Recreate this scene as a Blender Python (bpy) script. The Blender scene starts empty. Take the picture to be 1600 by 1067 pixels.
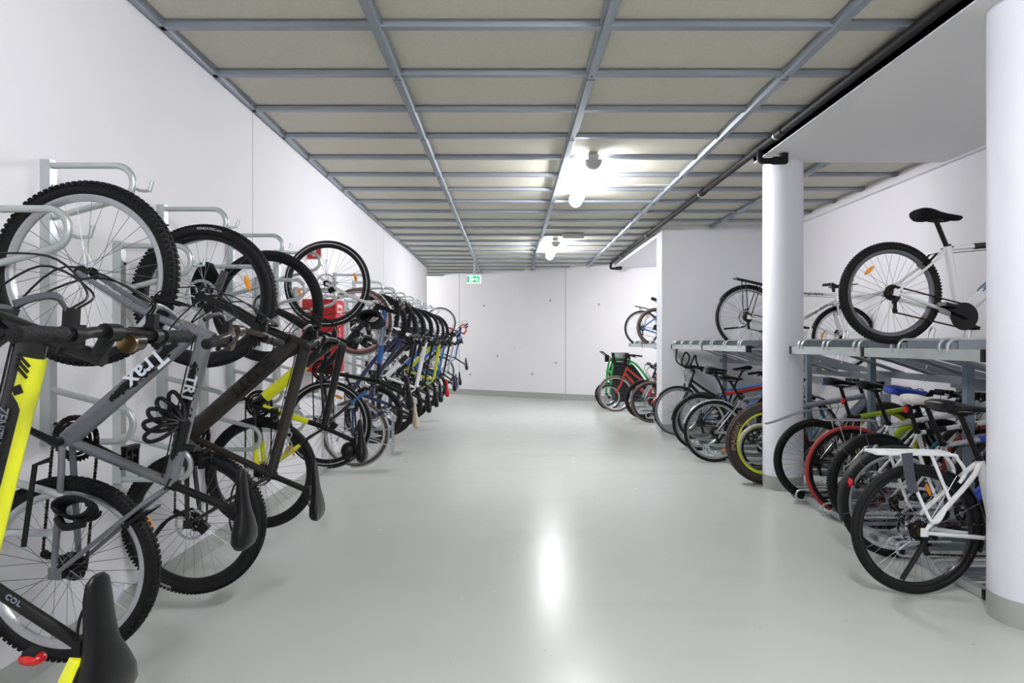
import bpy, math, random
from mathutils import Vector as V, Matrix as M4
random.seed(7)
S = bpy.context.scene
COL = S.collection
PI = math.pi
# ------------------------------------------------------------------ camera, world, exposure
cam_d = bpy.data.cameras.new('camera'); cam = bpy.data.objects.new('camera', cam_d); COL.objects.link(cam)
cam_d.sensor_width = 36; cam_d.lens = 22.5; cam_d.shift_x = 0.0025; cam_d.clip_start = 0.05
cam.location = (0, 0, 1.36); cam.rotation_euler = (PI/2, 0, 0)
S.camera = cam
S.view_settings.view_transform = 'Standard'; S.view_settings.look = 'None'
S.view_settings.exposure = 1.0; S.view_settings.gamma = 1.0; S.view_settings.use_curve_mapping = False
w = bpy.data.worlds.new('world'); S.world = w; w.use_nodes = True
w.node_tree.nodes['Background'].inputs[0].default_value = (0.9, 0.95, 1, 1)
w.node_tree.nodes['Background'].inputs[1].default_value = 0.03
LAMP = 44.0        # emission strength of the luminaires
# ------------------------------------------------------------------ materials
def srgb(r, g, b):
    f = lambda c: (c/255/12.92) if c/255 <= .04045 else ((c/255+.055)/1.055)**2.4
    return (f(r), f(g), f(b), 1)
MC = {}
def mat(name, rgb, rough=.5, metal=0., var=.06, scale=25., bump=0., coat=0., emit=None, es=0., alpha=1., rvar=0.):
    """procedural principled material: base colour broken up by object-space noise"""
    if name in MC: return MC[name]
    m = bpy.data.materials.new(name); m.use_nodes = True
    nt = m.node_tree; N = nt.nodes; L = nt.links; b = N['Principled BSDF']
    c = srgb(*rgb)
    tc = N.new('ShaderNodeTexCoord'); no = N.new('ShaderNodeTexNoise'); no.inputs['Scale'].default_value = scale
    no.inputs['Detail'].default_value = 4
    L.new(tc.outputs['Object'], no.inputs['Vector'])
    mx = N.new('ShaderNodeMix'); mx.data_type = 'RGBA'
    mx.inputs[6].default_value = tuple(max(0, x*(1-var)) for x in c[:3])+(1,)
    mx.inputs[7].default_value = tuple(min(1, x*(1+var)) for x in c[:3])+(1,)
    L.new(no.outputs['Fac'], mx.inputs[0]); L.new(mx.outputs[2], b.inputs['Base Color'])
    b.inputs['Roughness'].default_value = rough; b.inputs['Metallic'].default_value = metal
    if max(rgb) < 60 and metal < .1: b.inputs['Specular IOR Level'].default_value = .32
    if coat: b.inputs['Coat Weight'].default_value = coat; b.inputs['Coat Roughness'].default_value = .08
    if rvar:
        mr = N.new('ShaderNodeMapRange'); mr.inputs[3].default_value = rough-rvar; mr.inputs[4].default_value = rough+rvar
        L.new(no.outputs['Fac'], mr.inputs[0]); L.new(mr.outputs[0], b.inputs['Roughness'])
    if bump:
        bu = N.new('ShaderNodeBump'); bu.inputs['Strength'].default_value = bump; bu.inputs['Distance'].default_value = .01
        L.new(no.outputs['Fac'], bu.inputs['Height']); L.new(bu.outputs[0], b.inputs['Normal'])
    if emit is not None:
        b.inputs['Emission Color'].default_value = srgb(*emit); b.inputs['Emission Strength'].default_value = es
    if alpha < 1: b.inputs['Alpha'].default_value = alpha
    MC[name] = m
    return m
def wall_mat(name, rgb, dirt=0.0, joints=(), axis=0, dots=()):
    """painted concrete: faint cloudiness, fine grain bump, board joints and dirt flecks with their own shape"""
    m = bpy.data.materials.new(name); m.use_nodes = True
    nt = m.node_tree; N = nt.nodes; L = nt.links; b = N['Principled BSDF']; b.inputs['Roughness'].default_value = .55
    c = srgb(*rgb)
    g = N.new('ShaderNodeNewGeometry')
    n1 = N.new('ShaderNodeTexNoise'); n1.inputs['Scale'].default_value = 1.1; n1.inputs['Detail'].default_value = 6
    mp = N.new('ShaderNodeMapping'); mp.inputs['Scale'].default_value = (1, 1, .5)
    L.new(g.outputs['Position'], mp.inputs[0]); L.new(mp.outputs[0], n1.inputs['Vector'])
    mx = N.new('ShaderNodeMix'); mx.data_type = 'RGBA'
    mx.inputs[6].default_value = tuple(x*.955 for x in c[:3])+(1,); mx.inputs[7].default_value = tuple(min(1, x*1.03) for x in c[:3])+(1,)
    L.new(n1.outputs['Fac'], mx.inputs[0]); out = mx.outputs[2]
    if dirt:
        n2 = N.new('ShaderNodeTexNoise'); n2.inputs['Scale'].default_value = 2.6; n2.inputs['Detail'].default_value = 9; n2.inputs['Roughness'].default_value = .75
        mp2 = N.new('ShaderNodeMapping'); mp2.inputs['Scale'].default_value = (1, 1, 1.6)
        L.new(g.outputs['Position'], mp2.inputs[0]); L.new(mp2.outputs[0], n2.inputs['Vector'])
        r = N.new('ShaderNodeMapRange'); r.inputs[1].default_value = .60; r.inputs[2].default_value = .78; r.inputs[4].default_value = dirt
        L.new(n2.outputs['Fac'], r.inputs[0])
        sp = N.new('ShaderNodeSeparateXYZ'); L.new(g.outputs['Position'], sp.inputs[0])
        h = N.new('ShaderNodeMapRange'); h.inputs[1].default_value = 2.1; h.inputs[2].default_value = .9; L.new(sp.outputs[2], h.inputs[0])
        mu = N.new('ShaderNodeMath'); mu.operation = 'MULTIPLY'; L.new(r.outputs[0], mu.inputs[0]); L.new(h.outputs[0], mu.inputs[1])
        m2 = N.new('ShaderNodeMix'); m2.data_type = 'RGBA'; m2.inputs[7].default_value = srgb(105, 103, 102)
        L.new(mu.outputs[0], m2.inputs[0]); L.new(out, m2.inputs[6]); out = m2.outputs[2]
    L.new(out, b.inputs['Base Color'])
    n3 = N.new('ShaderNodeTexNoise'); n3.inputs['Scale'].default_value = 60; L.new(g.outputs['Position'], n3.inputs['Vector'])
    bu = N.new('ShaderNodeBump'); bu.inputs['Strength'].default_value = .12; bu.inputs['Distance'].default_value = .004
    L.new(n3.outputs['Fac'], bu.inputs['Height']); L.new(bu.outputs[0], b.inputs['Normal'])
    return m
TYRE = mat('rubber', (15, 15, 17), .66, var=.25, scale=60)
TYREW = mat('whitewall_rubber', (172, 166, 150), .6, var=.1)
TYREB = mat('brown_rubber', (98, 82, 74), .65, var=.15)
TYRER = mat('red_rubber', (158, 48, 44), .6, var=.08)
BLK = mat('black_plastic', (10, 10, 11), .42, var=.2, scale=40)
BLKG = mat('black_gloss_paint', (9, 9, 10), .25, var=.15, coat=.5)
GRIP = mat('grip_rubber', (20, 19, 21), .7, var=.3, scale=120, bump=.6)
ALU = mat('brushed_aluminium', (196, 197, 200), .3, .9, var=.1, scale=50)
CHR = mat('chrome', (205, 206, 210), .14, 1., var=.04)
STEEL = mat('spoke_steel', (120, 122, 128), .35, .8, var=.1)
DARKM = mat('dark_steel', (34, 32, 31), .4, .7, var=.3, scale=70)
RUST = mat('dirty_steel', (92, 74, 58), .6, .5, var=.35, scale=60)
GALV = mat('galvanised_steel', (194, 200, 200), .36, .68, var=.16, scale=9, rvar=.1)
GALVD = mat('zinc_sheet', (138, 144, 150), .42, .7, var=.18, scale=7, rvar=.12)
ORG = mat('amber_reflector', (240, 150, 20), .3, var=.12, scale=90, emit=None)
REDR = mat('red_reflector', (205, 30, 30), .25, var=.1)
CLR = mat('clear_reflector', (198, 200, 212), .2, .3, var=.2, scale=90)
LEA = mat('black_leather', (8, 8, 10), .34, var=.25, scale=30, bump=.05)
CASE = mat('black_steel_casing', (15, 15, 16), .35, var=.1)
def paint(name, rgb, rough=.3, metal=0.):
    return mat('paint_'+name, rgb, rough, metal, var=.05, scale=18, coat=.35)
# ------------------------------------------------------------------ mesh building
def smooth(pts, k=6):
    pts = [V(p) for p in pts]
    if len(pts) < 3: return pts
    P = [pts[0]*2-pts[1]]+pts+[pts[-1]*2-pts[-2]]; out = []
    for i in range(1, len(P)-2):
        a, b, c, d = P[i-1], P[i], P[i+1], P[i+2]
        for j in range(k):
            t = j/k
            out.append(.5*((2*b)+(c-a)*t+(2*a-5*b+4*c-d)*t*t+(3*b-a-3*c+d)*t**3))
    out.append(pts[-1]); return out
def arc(c, r, a0, a1, n=8, plane='xz', y=0):
    o = []
    for i in range(n+1):
        a = math.radians(a0+(a1-a0)*i/n)
        o.append(V((c[0]+r*math.cos(a), y, c[1]+r*math.sin(a))))
    return o
class MB:
    def __init__(s): s.v = []; s.f = []; s.mi = []; s.mats = []; s.flat = []
    def _m(s, m):
        if m is None: return 0
        if m not in s.mats: s.mats.append(m)
        return s.mats.index(m)
    def ringloft(s, rings, closed_ring=True, cap=True, loop=False, m=None):
        k = s._m(m); n = len(rings[0]); b = len(s.v)
        for r in rings: s.v += [tuple(p) for p in r]
        R = len(rings)
        for i in range(R if loop else R-1):
            a = b+i*n; c = b+((i+1) % R)*n
            for j in range(n if closed_ring else n-1):
                j2 = (j+1) % n
                s.f.append((a+j, a+j2, c+j2, c+j)); s.mi.append(k)
        if cap and not loop:
            s.f.append(tuple(b+j for j in reversed(range(n)))); s.mi.append(k)
            s.f.append(tuple(b+(R-1)*n+j for j in range(n))); s.mi.append(k)
    def tube(s, pts, r, n=8, m=None, cap=True, loop=False, ell=None, up=None):
        """sweep along a polyline; r number or list; ell=(a,b) scales section; up fixes the section's first axis"""
        pts = [V(p) for p in pts]; K = len(pts)
        rr = r if isinstance(r, (list, tuple)) else [r]*K
        T = []
        for i in range(K):
            if loop: d = pts[(i+1) % K]-pts[i-1]
            else: d = pts[min(i+1, K-1)]-pts[max(i-1, 0)]
            T.append(d.normalized() if d.length > 1e-9 else V((1, 0, 0)))
        u = V(up) if up else (V((0, 1, 0)) if abs(T[0].y) < .9 else V((0, 0, 1)))
        rings = []
        for i in range(K):
            u = (u-T[i]*u.dot(T[i]))
            if u.length < 1e-6: u = T[i].orthogonal()
            u.normalize(); w_ = T[i].cross(u)
            a, b_ = ell if ell else (1, 1)
            rings.append([pts[i]+(u*math.cos(2*PI*j/n)*a+w_*math.sin(2*PI*j/n)*b_)*rr[i] for j in range(n)])
        s.ringloft(rings, cap=cap, loop=loop, m=m)
    def lathe(s, prof, n=32, c=(0, 0, 0), m=None, closed=True, ang=None, axis='y'):
        """prof: (radius, offset along axis)"""
        rings = []
        A = ang or (0, 360); full = ang is None
        for i in range(n if full else n+1):
            a = math.radians(A[0]+(A[1]-A[0])*i/n); ca, sa = math.cos(a), math.sin(a)
            if axis == 'y': rings.append([V((c[0]+r*ca, c[1]+y, c[2]+r*sa)) for r, y in prof])
            elif axis == 'z': rings.append([V((c[0]+r*ca, c[1]+r*sa, c[2]+y)) for r, y in prof])
            else: rings.append([V((c[0]+y, c[1]+r*ca, c[2]+r*sa)) for r, y in prof])
        s.ringloft(rings, closed_ring=closed, cap=(not full and closed), loop=full, m=m)
    def box(s, c, d, m=None, rot=None, taper=1.):
        k = s._m(m); b = len(s.v); c = V(c)
        for sz in (-1, 1):
            for sx, sy in ((-1, -1), (1, -1), (1, 1), (-1, 1)):
                t = taper if sz > 0 else 1
                p = V((sx*d[0]/2*t, sy*d[1]/2*t, sz*d[2]/2))
                if rot is not None: p = rot @ p
                s.v.append(tuple(c+p))
        for f in ((3, 2, 1, 0), (4, 5, 6, 7), (0, 1, 5, 4), (1, 2, 6, 5), (2, 3, 7, 6), (3, 0, 4, 7)):
            s.f.append(tuple(b+i for i in f)); s.mi.append(k)
    def ball(s, c, r, m=None, n=10, h=7):
        c = V(c); r = (r, r, r) if not isinstance(r, (tuple, list)) else r
        rings = []
        for i in range(h+1):
            a = -PI/2+PI*i/h; cr = max(math.cos(a), .02)
            rings.append([c+V((r[0]*cr*math.cos(2*PI*j/n), r[1]*cr*math.sin(2*PI*j/n), r[2]*math.sin(a))) for j in range(n)])
        s.ringloft(rings, m=m)
    def prism(s, poly, y0, y1, m=None):
        """closed polygon in xz extruded along y"""
        s.ringloft([[V((p[0], y0, p[1])) for p in poly], [V((p[0], y1, p[1])) for p in poly]], m=m)
    def mesh(s, name, m=None, sharp=40):
        me = bpy.data.meshes.new(name); me.from_pydata(s.v, [], s.f)
        ms = s.mats or [m]
        for x in ms: me.materials.append(x)
        me.polygons.foreach_set('material_index', s.mi)
        me.polygons.foreach_set('use_smooth', [True]*len(s.f))
        me.update()
        import bmesh
        bm = bmesh.new(); bm.from_mesh(me); bmesh.ops.recalc_face_normals(bm, faces=bm.faces); bm.to_mesh(me); bm.free()
        me.set_sharp_from_angle(angle=math.radians(sharp))
        return me
    def build(s, name, m=None, parent=None, xf=None, sharp=40):
        return link(name, s.mesh(name, m, sharp), parent, xf)
def link(name, me, parent=None, xf=None):
    o = bpy.data.objects.new(name, me); COL.objects.link(o)
    if parent: o.parent = parent
    if xf is not None: o.matrix_local = xf
    return o
def empty(name, loc=(0, 0, 0), mw=None):
    o = bpy.data.objects.new(name, None); o.empty_display_size = .1; COL.objects.link(o)
    if mw is not None: o.matrix_world = mw
    else: o.location = loc
    return o
def tag(o, label, cat, group=None):
    o['label'] = label; o['category'] = cat
    if group: o['group'] = group
    return o
def struct(o): o['kind'] = 'structure'; return o
TC = {}
def text_mesh(s, size, depth=.0008, shear=0., m=None, bold=0.):
    key = (s, size, shear, m.name, bold)
    if key in TC: return TC[key]
    cu = bpy.data.curves.new('lettering', 'FONT'); cu.body = s; cu.size = size; cu.extrude = depth; cu.shear = shear; cu.offset = bold
    cu.align_x = 'CENTER'; cu.align_y = 'CENTER'; cu.resolution_u = 3
    o = bpy.data.objects.new('lettering', cu); COL.objects.link(o)
    dg = bpy.context.evaluated_depsgraph_get(); dg.update()
    me = bpy.data.meshes.new_from_object(o.evaluated_get(dg)); bpy.data.objects.remove(o)
    me.materials.clear(); me.materials.append(m)
    TC[key] = me
    return me
# ------------------------------------------------------------------ wheels (meshes cached, every wheel object its own)
WC = {}
def wheel_meshes(R, tw, tm, rim, style, hi, stripe=None, depth=.022):
    key = (R, tw, tm.name, rim.name, style, hi, stripe.name if stripe else 0, depth)
    if key in WC: return WC[key]
    a = tw/2; Rm = R-a; ns = 72 if hi else 40; d = {}
    t = MB()
    prof = [(Rm+a*.97*math.cos(2*PI*j/12), a*math.sin(2*PI*j/12)) for j in range(12)]
    t.lathe(prof, ns, m=tm)
    if style == 'knob':
        K = 96 if hi else 48
        for i in range(K):
            for row, (rr, y, bw) in enumerate(((R+.001, 0, .5), (R-a*.24, a*.72, .42), (R-a*.24, -a*.72, .42), (R-a*.62, a*.98, .25), (R-a*.62, -a*.98, .25))):
                if not hi and row > 2: continue
                an = 2*PI*(i+.5*(row % 2))/K
                rot = M4.Rotation(-an, 3, 'Y')
                t.box((rr*math.cos(an), y, rr*math.sin(an)), (.0055, a*bw, 2*PI*R/K*.6), m=tm, rot=rot)
    elif style == 'fine' and hi:
        K = 110
        for i in range(K):
            an = 2*PI*i/K; rot = M4.Rotation(-an, 3, 'Y')
            for y in (-a*.62, 0, a*.62):
                rr = R-(.004 if y else 0)
                t.box((rr*math.cos(an), y, rr*math.sin(an)), (.004, a*.5, 2*PI*R/K*.6), m=tm, rot=rot)
    if stripe:
        rs = R-2*a*.62
        for sy in (-1, 1):
            t.lathe([(rs+.003, sy*a*.90), (rs+.0035, sy*(a*.97+.0008)), (rs-.0035, sy*(a*1.0+.0008)), (rs-.004, sy*a*.9)], ns, m=stripe)
    d['tire'] = t.mesh('tire')
    r = MB(); ro = R-2*a*.93; ri = ro-depth; hw = min(a*.62, .014) if tw < .09 else a*.75
    r.lathe([(ro, hw), (ro+.004, hw), (ro+.004, hw-.003), (ro-.004, hw-.005), (ro-.004, -hw+.005), (ro+.004, -hw+.003), (ro+.004, -hw), (ro, -hw), (ri+.006, -hw*.8), (ri, -hw*.35), (ri, hw*.35), (ri+.006, hw*.8)], ns, m=rim)
    d['rim'] = r.mesh('rim')
    s = MB(); K = 32; sr = .0011 if hi else .0014
    for i in range(K):
        side = 1 if i % 2 else -1; an = 2*PI*i/K; da = (1 if (i//2) % 2 else -1)*.9
        p = V((.024*math.cos(an+da), side*.028, .024*math.sin(an+da)))
        q = V(((ri+.003)*math.cos(an), side*.003, (ri+.003)*math.sin(an)))
        s.tube([p, q], sr, 4 if hi else 3, m=STEEL, cap=False)
    d['spokes'] = s.mesh('spokes')
    h = MB()
    h.lathe([(.0001, -.062), (.007, -.062), (.007, -.05), (.014, -.05), (.014, -.036), (.026, -.031), (.026, -.026), (.012, -.022), (.012, .022), (.026, .026), (.026, .031), (.014, .036), (.014, .05), (.007, .05), (.007, .062), (.0001, .062)], 16, m=DARKM, closed=False)
    d['hub'] = h.mesh('hub')
    WC[key] = d
    return d
def misc_mesh(key, fn):
    if key not in WC: WC[key] = fn()
    return WC[key]
def rotor_mesh():
    m = MB(); n = 48
    m.lathe([(.080, .0), (.080, .002), (.066, .002), (.066, .0)], n, m=CHR)
    for i in range(24):
        an = 2*PI*i/24; m.ball((.073*math.cos(an), .001, .073*math.sin(an)), (.0035, .0018, .0035), DARKM, 6, 4)
    for i in range(6):
        a = 2*PI*i/6; pts = [V((r_*math.cos(a+t), .001, r_*math.sin(a+t))) for r_, t in ((.02, 0), (.036, .35), (.052, .45), (.068, .25))]
        m.tube(smooth(pts, 3), .004, 5, m=CHR, ell=(.25, 1))
    m.lathe([(.0001, -.002), (.022, -.002), (.022, .005), (.0001, .005)], 16, m=DARKM, closed=False)
    return m.mesh('rotor')
def cassette_mesh():
    m = MB()
    for i, r in enumerate((.052, .046, .041, .036, .031, .027)):
        y = -.026-.0038*i
        pr = [(r, y), (r, y-.0018), (.012, y-.0018), (.012, y)]
        m.lathe(pr, 28, m=RUST if i % 2 else DARKM)
        for k in range(20):
            an = 2*PI*k/20; m.box((r*math.cos(an), y-.001, r*math.sin(an)), (.006, .0018, .004), m=DARKM, rot=M4.Rotation(-an, 3, 'Y'))
    return m.mesh('cassette')
def reflector_mesh(mm, rr, ln=.075):
    m = MB(); rings = []
    for i in range(9):
        t = -1+2*i/8; wd = .013*math.sqrt(max(0, 1-t*t*.86)); x = rr
        rings.append([V((x+wd*math.cos(2*PI*j/8), .009*math.sin(2*PI*j/8), t*ln/2)) for j in range(8)])
    m.ringloft(rings, m=mm)
    return m.mesh('reflector')
def add_wheel(name, parent, mw, sp, hi, which):
    d = wheel_meshes(sp['R'], sp['tw'], sp['tyre'], sp['rim'], sp['tread'], hi, sp.get('stripe'), sp.get('rimdepth', .022))
    spin = M4.Rotation(math.radians(sp.get('spin', 0)+(25 if which == 'rear' else 0)), 4, 'Y')
    o = link(name, d['rim'], parent, mw @ spin)
    link('tire', d['tire'], o); link('spokes', d['spokes'], o); link('hub', d['hub'], o)
    if sp.get('disc'): link('brake_rotor', misc_mesh('rotor', rotor_mesh), o, M4.Translation((0, .036, 0)))
    if which == 'rear': link('cassette', misc_mesh('cassette', cassette_mesh), o)
    for mm, ang in sp.get('refl_'+which, ()):
        rr = sp['R']-sp['tw']-.075
        ro = link('reflector', misc_mesh(('refl', mm.name, round(rr, 2)), lambda: reflector_mesh(mm, rr)), o, spin.inverted() @ M4.Rotation(math.radians(-ang), 4, 'Y'))
        ro['label'] = ('amber' if mm is ORG else 'clear')+' spoke reflector'
    return o
# ------------------------------------------------------------------ saddle
def saddle_mb(top, ln=.27, wd=.15, cut=False, thick=1.):
    m = MB(); rings = []
    prof = [(0, .013, .012), (.04, .023, .022), (.15, .028, .027), (.35, .031, .031), (.5, .036, .036), (.65, .055, .050), (.78, .070, .060), (.9, .075, .060), (.97, .062, .046), (1.0, .035, .020)]
    for t, hw, hh in prof:
        hw *= wd/.15
        x = ln*(.45-t); z0 = .010*math.cos(t*PI*1.2)*(-1)+.012*t
        ring = []
        for j in range(14):
            a = 2*PI*j/14; cy, cz = math.cos(a), math.sin(a)
            zz = hh*.40*cz if cz > 0 else hh*.75*cz*thick
            yy = hw*(abs(cy)**.8)*(1 if cy > 0 else -1)
            if cut and cz > .7: zz *= .55
            ring.append(V((x, yy, z0+zz)))
        rings.append(ring)
    m.ringloft(rings, m=top)
    return m
# ------------------------------------------------------------------ the bicycle
DEF = dict(R=.345, tw=.05, tyre=TYRE, rim=ALU, tread='plain', disc=False, frame='diamond', fork='rigid',
           bb=(.43, -.05), sc=(.30, .37), head=71, fl=.40, hl=.12, dt=.024, tt=.019, st=.0165, bar='flat', bw=.31, rise=.03, back=.03, barz=.05, stem=.08,
           sad=(.20, .60), sadlen=.27, sadw=.15, steer=0, crank=30, col=None, forkcol=None, sadmat=None, postmat=None, barmat=None, hi=True,
           vbrake=True, bands=(), texts=(), cables=3, ring=.085, ringdisc=False, spin=0, pedals=True)
def rod(parent, name, pts, r, m, n=8, xf=None, **k):
    b = MB(); b.tube(pts, r, n, m=m, **k); return b.build(name, None, parent, xf)
def bike(name, label, cat, rear, fwd, up, wb, **kw):
    """rear: world position of rear hub; fwd/up: world directions; wb wheelbase.  Geometry below is in (x forward, y left, z up) from the rear hub."""
    P = dict(DEF); P.update(kw); hi = P['hi']; R = P['R']; n1 = 12 if hi else 8
    fwd = V(fwd).normalized(); up = V(up); up = (up-fwd*up.dot(fwd)).normalized()
    if P.get('lean'): up = (M4.Rotation(math.radians(P['lean']), 3, fwd) @ up)
    left = up.cross(fwd)
    rotm = M4((fwd, left, up)).transposed().to_4x4()
    OFF = M4.Translation((-wb/2, 0, R))
    root = empty(name, mw=M4.Translation(V(rear)) @ rotm @ OFF.inverted())
    tag(root, label, cat, P.get('group'))
    if P.get('steer') is None: P['steer'] = 0
    C = P['col']; FC = P['forkcol'] or C; BM = P['barmat'] or BLK; PM = P['postmat'] or BLK; SMAT = P['sadmat'] or LEA
    h = math.radians(P['head']); u = V((-math.cos(h), 0, math.sin(h))); nrm = V((-math.sin(h), 0, -math.cos(h)))
    fh = V((wb, 0, 0)); hb = fh+u*P['fl']+nrm*.04; ht = hb+u*P['hl']
    bb = V((P['bb'][0], 0, P['bb'][1])); sc = V((P['sc'][0], 0, P['sc'][1]))
    St = M4.Translation(hb) @ M4.Rotation(math.radians(P['steer']), 4, u) @ M4.Translation(-hb)
    SO = OFF @ St
    # ---- frame
    f = MB()
    f.tube([hb-u*.004, ht], P['st']*1.28, n1+2, m=C)
    def T(a, b_, r0, r1=None, ell=None): f.tube([a, b_], [r0, r1 or r0], n1, m=C, ell=ell)
    if P['frame'] == 'diamond':
        T(bb, hb+u*.035, P['dt'], P['dt']*.95, P.get('dtell')); T(sc-V((.0, 0, .015)), ht-u*.03, P['tt']*.85, P['tt'], P.get('ttell'))
        seat_low = bb
    elif P['frame'] == 'step':
        mid = bb.lerp(sc, .45)
        f.tube(smooth([hb+u*.03, hb.lerp(bb, .45)+V((0, 0, -.02)), bb], 6), P['dt'], n1, m=C)
        f.tube(smooth([ht-u*.03, ht.lerp(mid, .5)+V((0, 0, -.05)), mid], 6), P['tt'], n1, m=C)
        for tt_ in (.45,):
            f.tube([hb.lerp(bb, .45), ht.lerp(mid, .5)+V((0, 0, -.04))], .009, 8, m=C)
    elif P['frame'] == 'single':   # one stout low tube
        f.tube(smooth([hb+u*.05, hb.lerp(bb, .5)+V((0, 0, -.05)), bb+V((0, 0, .01))], 7), P['dt']*1.25, n1, m=C)
    T(bb, sc, P['st']); f.tube([bb-V((0, .036, 0)), bb+V((0, .036, 0))], .021, 14, m=C)
    sst = sc-V((0, 0, .02)) if not P.get('sslow') else bb.lerp(sc, .75)
    for sy in (-1, 1):
        f.tube(smooth([sst+V((-.01, sy*.014, 0)), sst.lerp(V((0, 0, 0)), .25)+V((0, sy*.040, 0)), V((.012, sy*.066, .012))], 4), [P.get('ssr', .0085)]*8+[.007], 8, m=C)
        f.tube(smooth([bb+V((-.01, sy*.026, 0)), bb.lerp(V((0, 0, 0)), .35)+V((0, sy*.036, 0)), V((.015, sy*.066, -.004))], 4), [.0115]*8+[.008], 8, m=C)
        f.box((0.004, sy*.066, 0), (.04, .005, .045), m=C)
    fr = f.build('frame', None, root, OFF)
    if P.get('colb'):      # coloured sleeves on tubes: (tube, from, to, material, radius factor)
        pass
    segs = {'dt': (bb, hb+u*.035, P['dt']), 'tt': (sc-V((0, 0, .015)), ht-u*.03, P['tt']), 'st': (bb, sc, P['st']), 'cs': (bb+V((-.01, .03, 0)), V((.015, .066, -.004)), .0115), 'ss': (sst+V((-.01, .03, 0)), V((.012, .066, .012)), .0085)}
    for seg, a, b_, mm in P['bands']:
        A, B, r = segs[seg]; ell = P.get(seg+'ell')
        if seg == 'ss' or seg == 'cs':
            for sy in (1, -1):
                A2 = V((A.x, A.y*sy, A.z)); B2 = V((B.x, B.y*sy, B.z))
                rod(fr, 'paint_band', [A2.lerp(B2, a), A2.lerp(B2, b_)], r*1.5, mm)
        else:
            rod(fr, 'paint_band', [A.lerp(B, a), A.lerp(B, b_)], r*1.06+.0008, mm, n1, ell=ell)
    for seg, t, s_, size, mm, off in P['texts']:
        A, B, r = segs[seg]; d_ = (B-A).normalized()
        for sy in ((1,) if P.get('side', 1) > 0 else (-1,)):
            tdir = -d_ if sy > 0 else d_
            if (seg == 'st'): tdir = d_
            nn = V((0, sy, 0)); upv = nn.cross(tdir)
            pos = A.lerp(B, t)+nn*(r*1.1*(P.get(seg+'ell') or (1, 1))[0]+.002)+upv*off
            mt = M4((tdir, upv, nn)).transposed().to_4x4(); mt.translation = pos
            lo = link('lettering', text_mesh(s_, size, m=mm, bold=P.get('textb', 0)), fr, mt @ M4.Diagonal((P.get('textsx', 1), 1, 1, 1)))
    # ---- fork
    k = MB(); w2 = P['tw']/2+.016
    cr = hb-u*.008
    if P['fork'] == 'susp':
        k.box(cr, (.05, w2*2+.03, .035), m=FC, rot=M4.Rotation(-(PI/2-h), 3, 'Y'))
        for sy in (-1, 1):
            top = cr+V((0, sy*(w2+.004), 0)); k.tube([top, top-u*.16], .0145, n1, m=P.get('stan') or CHR)
            lo0 = top-u*.13; low = fh+V((0, sy*.056, 0))+nrm*.005
            k.tube([lo0, lo0.lerp(low, .5)-nrm*.012, low+u*.02-nrm*.004], [.021, .019, .015], n1, m=FC)
            k.box(low, (.028, .012, .034), m=FC)
        arch = [cr-u*.15+V((.0, -w2-.004, 0))-nrm*.03, cr-u*.09+V((0, -w2*.7, 0))-nrm*.035, cr-u*.075-nrm*.037, cr-u*.09+V((0, w2*.7, 0))-nrm*.035, cr-u*.15+V((0, w2+.004, 0))-nrm*.03]
        k.tube(smooth(arch, 4), .011, 8, m=FC)
    else:
        for sy in (-1, 1):
            low = fh+V((0, sy*.054, 0)); top = cr+V((0, sy*w2*.55, 0)); mid = top.lerp(low, .45)-nrm*(-.012)+V((0, sy*.012, 0))
            k.tube(smooth([top, top-u*.04+V((0, sy*.012, 0)), mid, low+u*.004], 5), [.0145]*6+[.0125]*5+[.010]*5, n1, m=FC)
        k.tube([cr-V((0, w2*.75, 0)), cr+V((0, w2*.75, 0))], .017, n1, m=FC)
    k.build('fork', None, root, SO)
    # ---- wheels
    add_wheel('front_wheel', root, SO @ M4.Translation(fh), P, hi, 'front')
    add_wheel('rear_wheel', root, OFF, P, hi, 'rear')
    # ---- stem + bar
    s0 = ht+u*P['barz']; s1 = s0-nrm*P['stem']+u*.01
    bc = s1+u*P['rise']
    st = MB(); st.tube([ht-u*.002, s0+u*.018], .017, n1, m=BM); st.tube([s0, s1], .0165, n1, m=BM); st.tube([s1-V((0, .024, 0)), s1+V((0, .024, 0))], .021, 12, m=BM)
    bw = P['bw']; bar = P['bar']; levers = []; grips = []
    if bar == 'flat':
        pts = smooth([s1+V((-P['back'], -bw, 0))+u*P['rise'], s1+V((0, -bw*.45, 0))+u*P['rise']*.9, s1+V((0, -.06, 0)), s1+V((0, .06, 0)), s1+V((0, bw*.45, 0))+u*P['rise']*.9, s1+V((-P['back'], bw, 0))+u*P['rise']], 5)
        for sy in (-1, 1):
            e = s1+V((-P['back'], sy*bw, 0))+u*P['rise']; q = s1+V((-P['back']*.5, sy*(bw-.125), 0))+u*P['rise']*.96; grips.append((e, q, sy))
    elif bar == 'city':
        pts = []
        for sy in (-1, 1):
            half = smooth([s1, s1+V((.02, sy*.12, .03)), s1+V((-.06, sy*bw*.95, .05)), s1+V((-.20, sy*bw, .03))], 5)
            pts = (list(reversed(half)) if sy < 0 else pts+half[1:])
            e = s1+V((-.20, sy*bw, .03)); q = s1+V((-.085, sy*bw*.975, .046)); grips.append((e, q, sy))
    elif bar == 'drop':
        pts = []
        for sy in (-1, 1):
            half = smooth([s1, s1+V((0, sy*.17, 0)), s1+V((.03, sy*.20, 0)), s1+V((.085, sy*.205, -.02)), s1+V((.10, sy*.21, -.07)), s1+V((.06, sy*.215, -.12)), s1+V((-.03, sy*.215, -.135))], 5)
            pts = (list(reversed(half)) if sy < 0 else pts+half[1:])
            grips.append((s1+V((-.03, sy*.215, -.135)), s1+V((.07, sy*.215, -.118)), sy))
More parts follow.
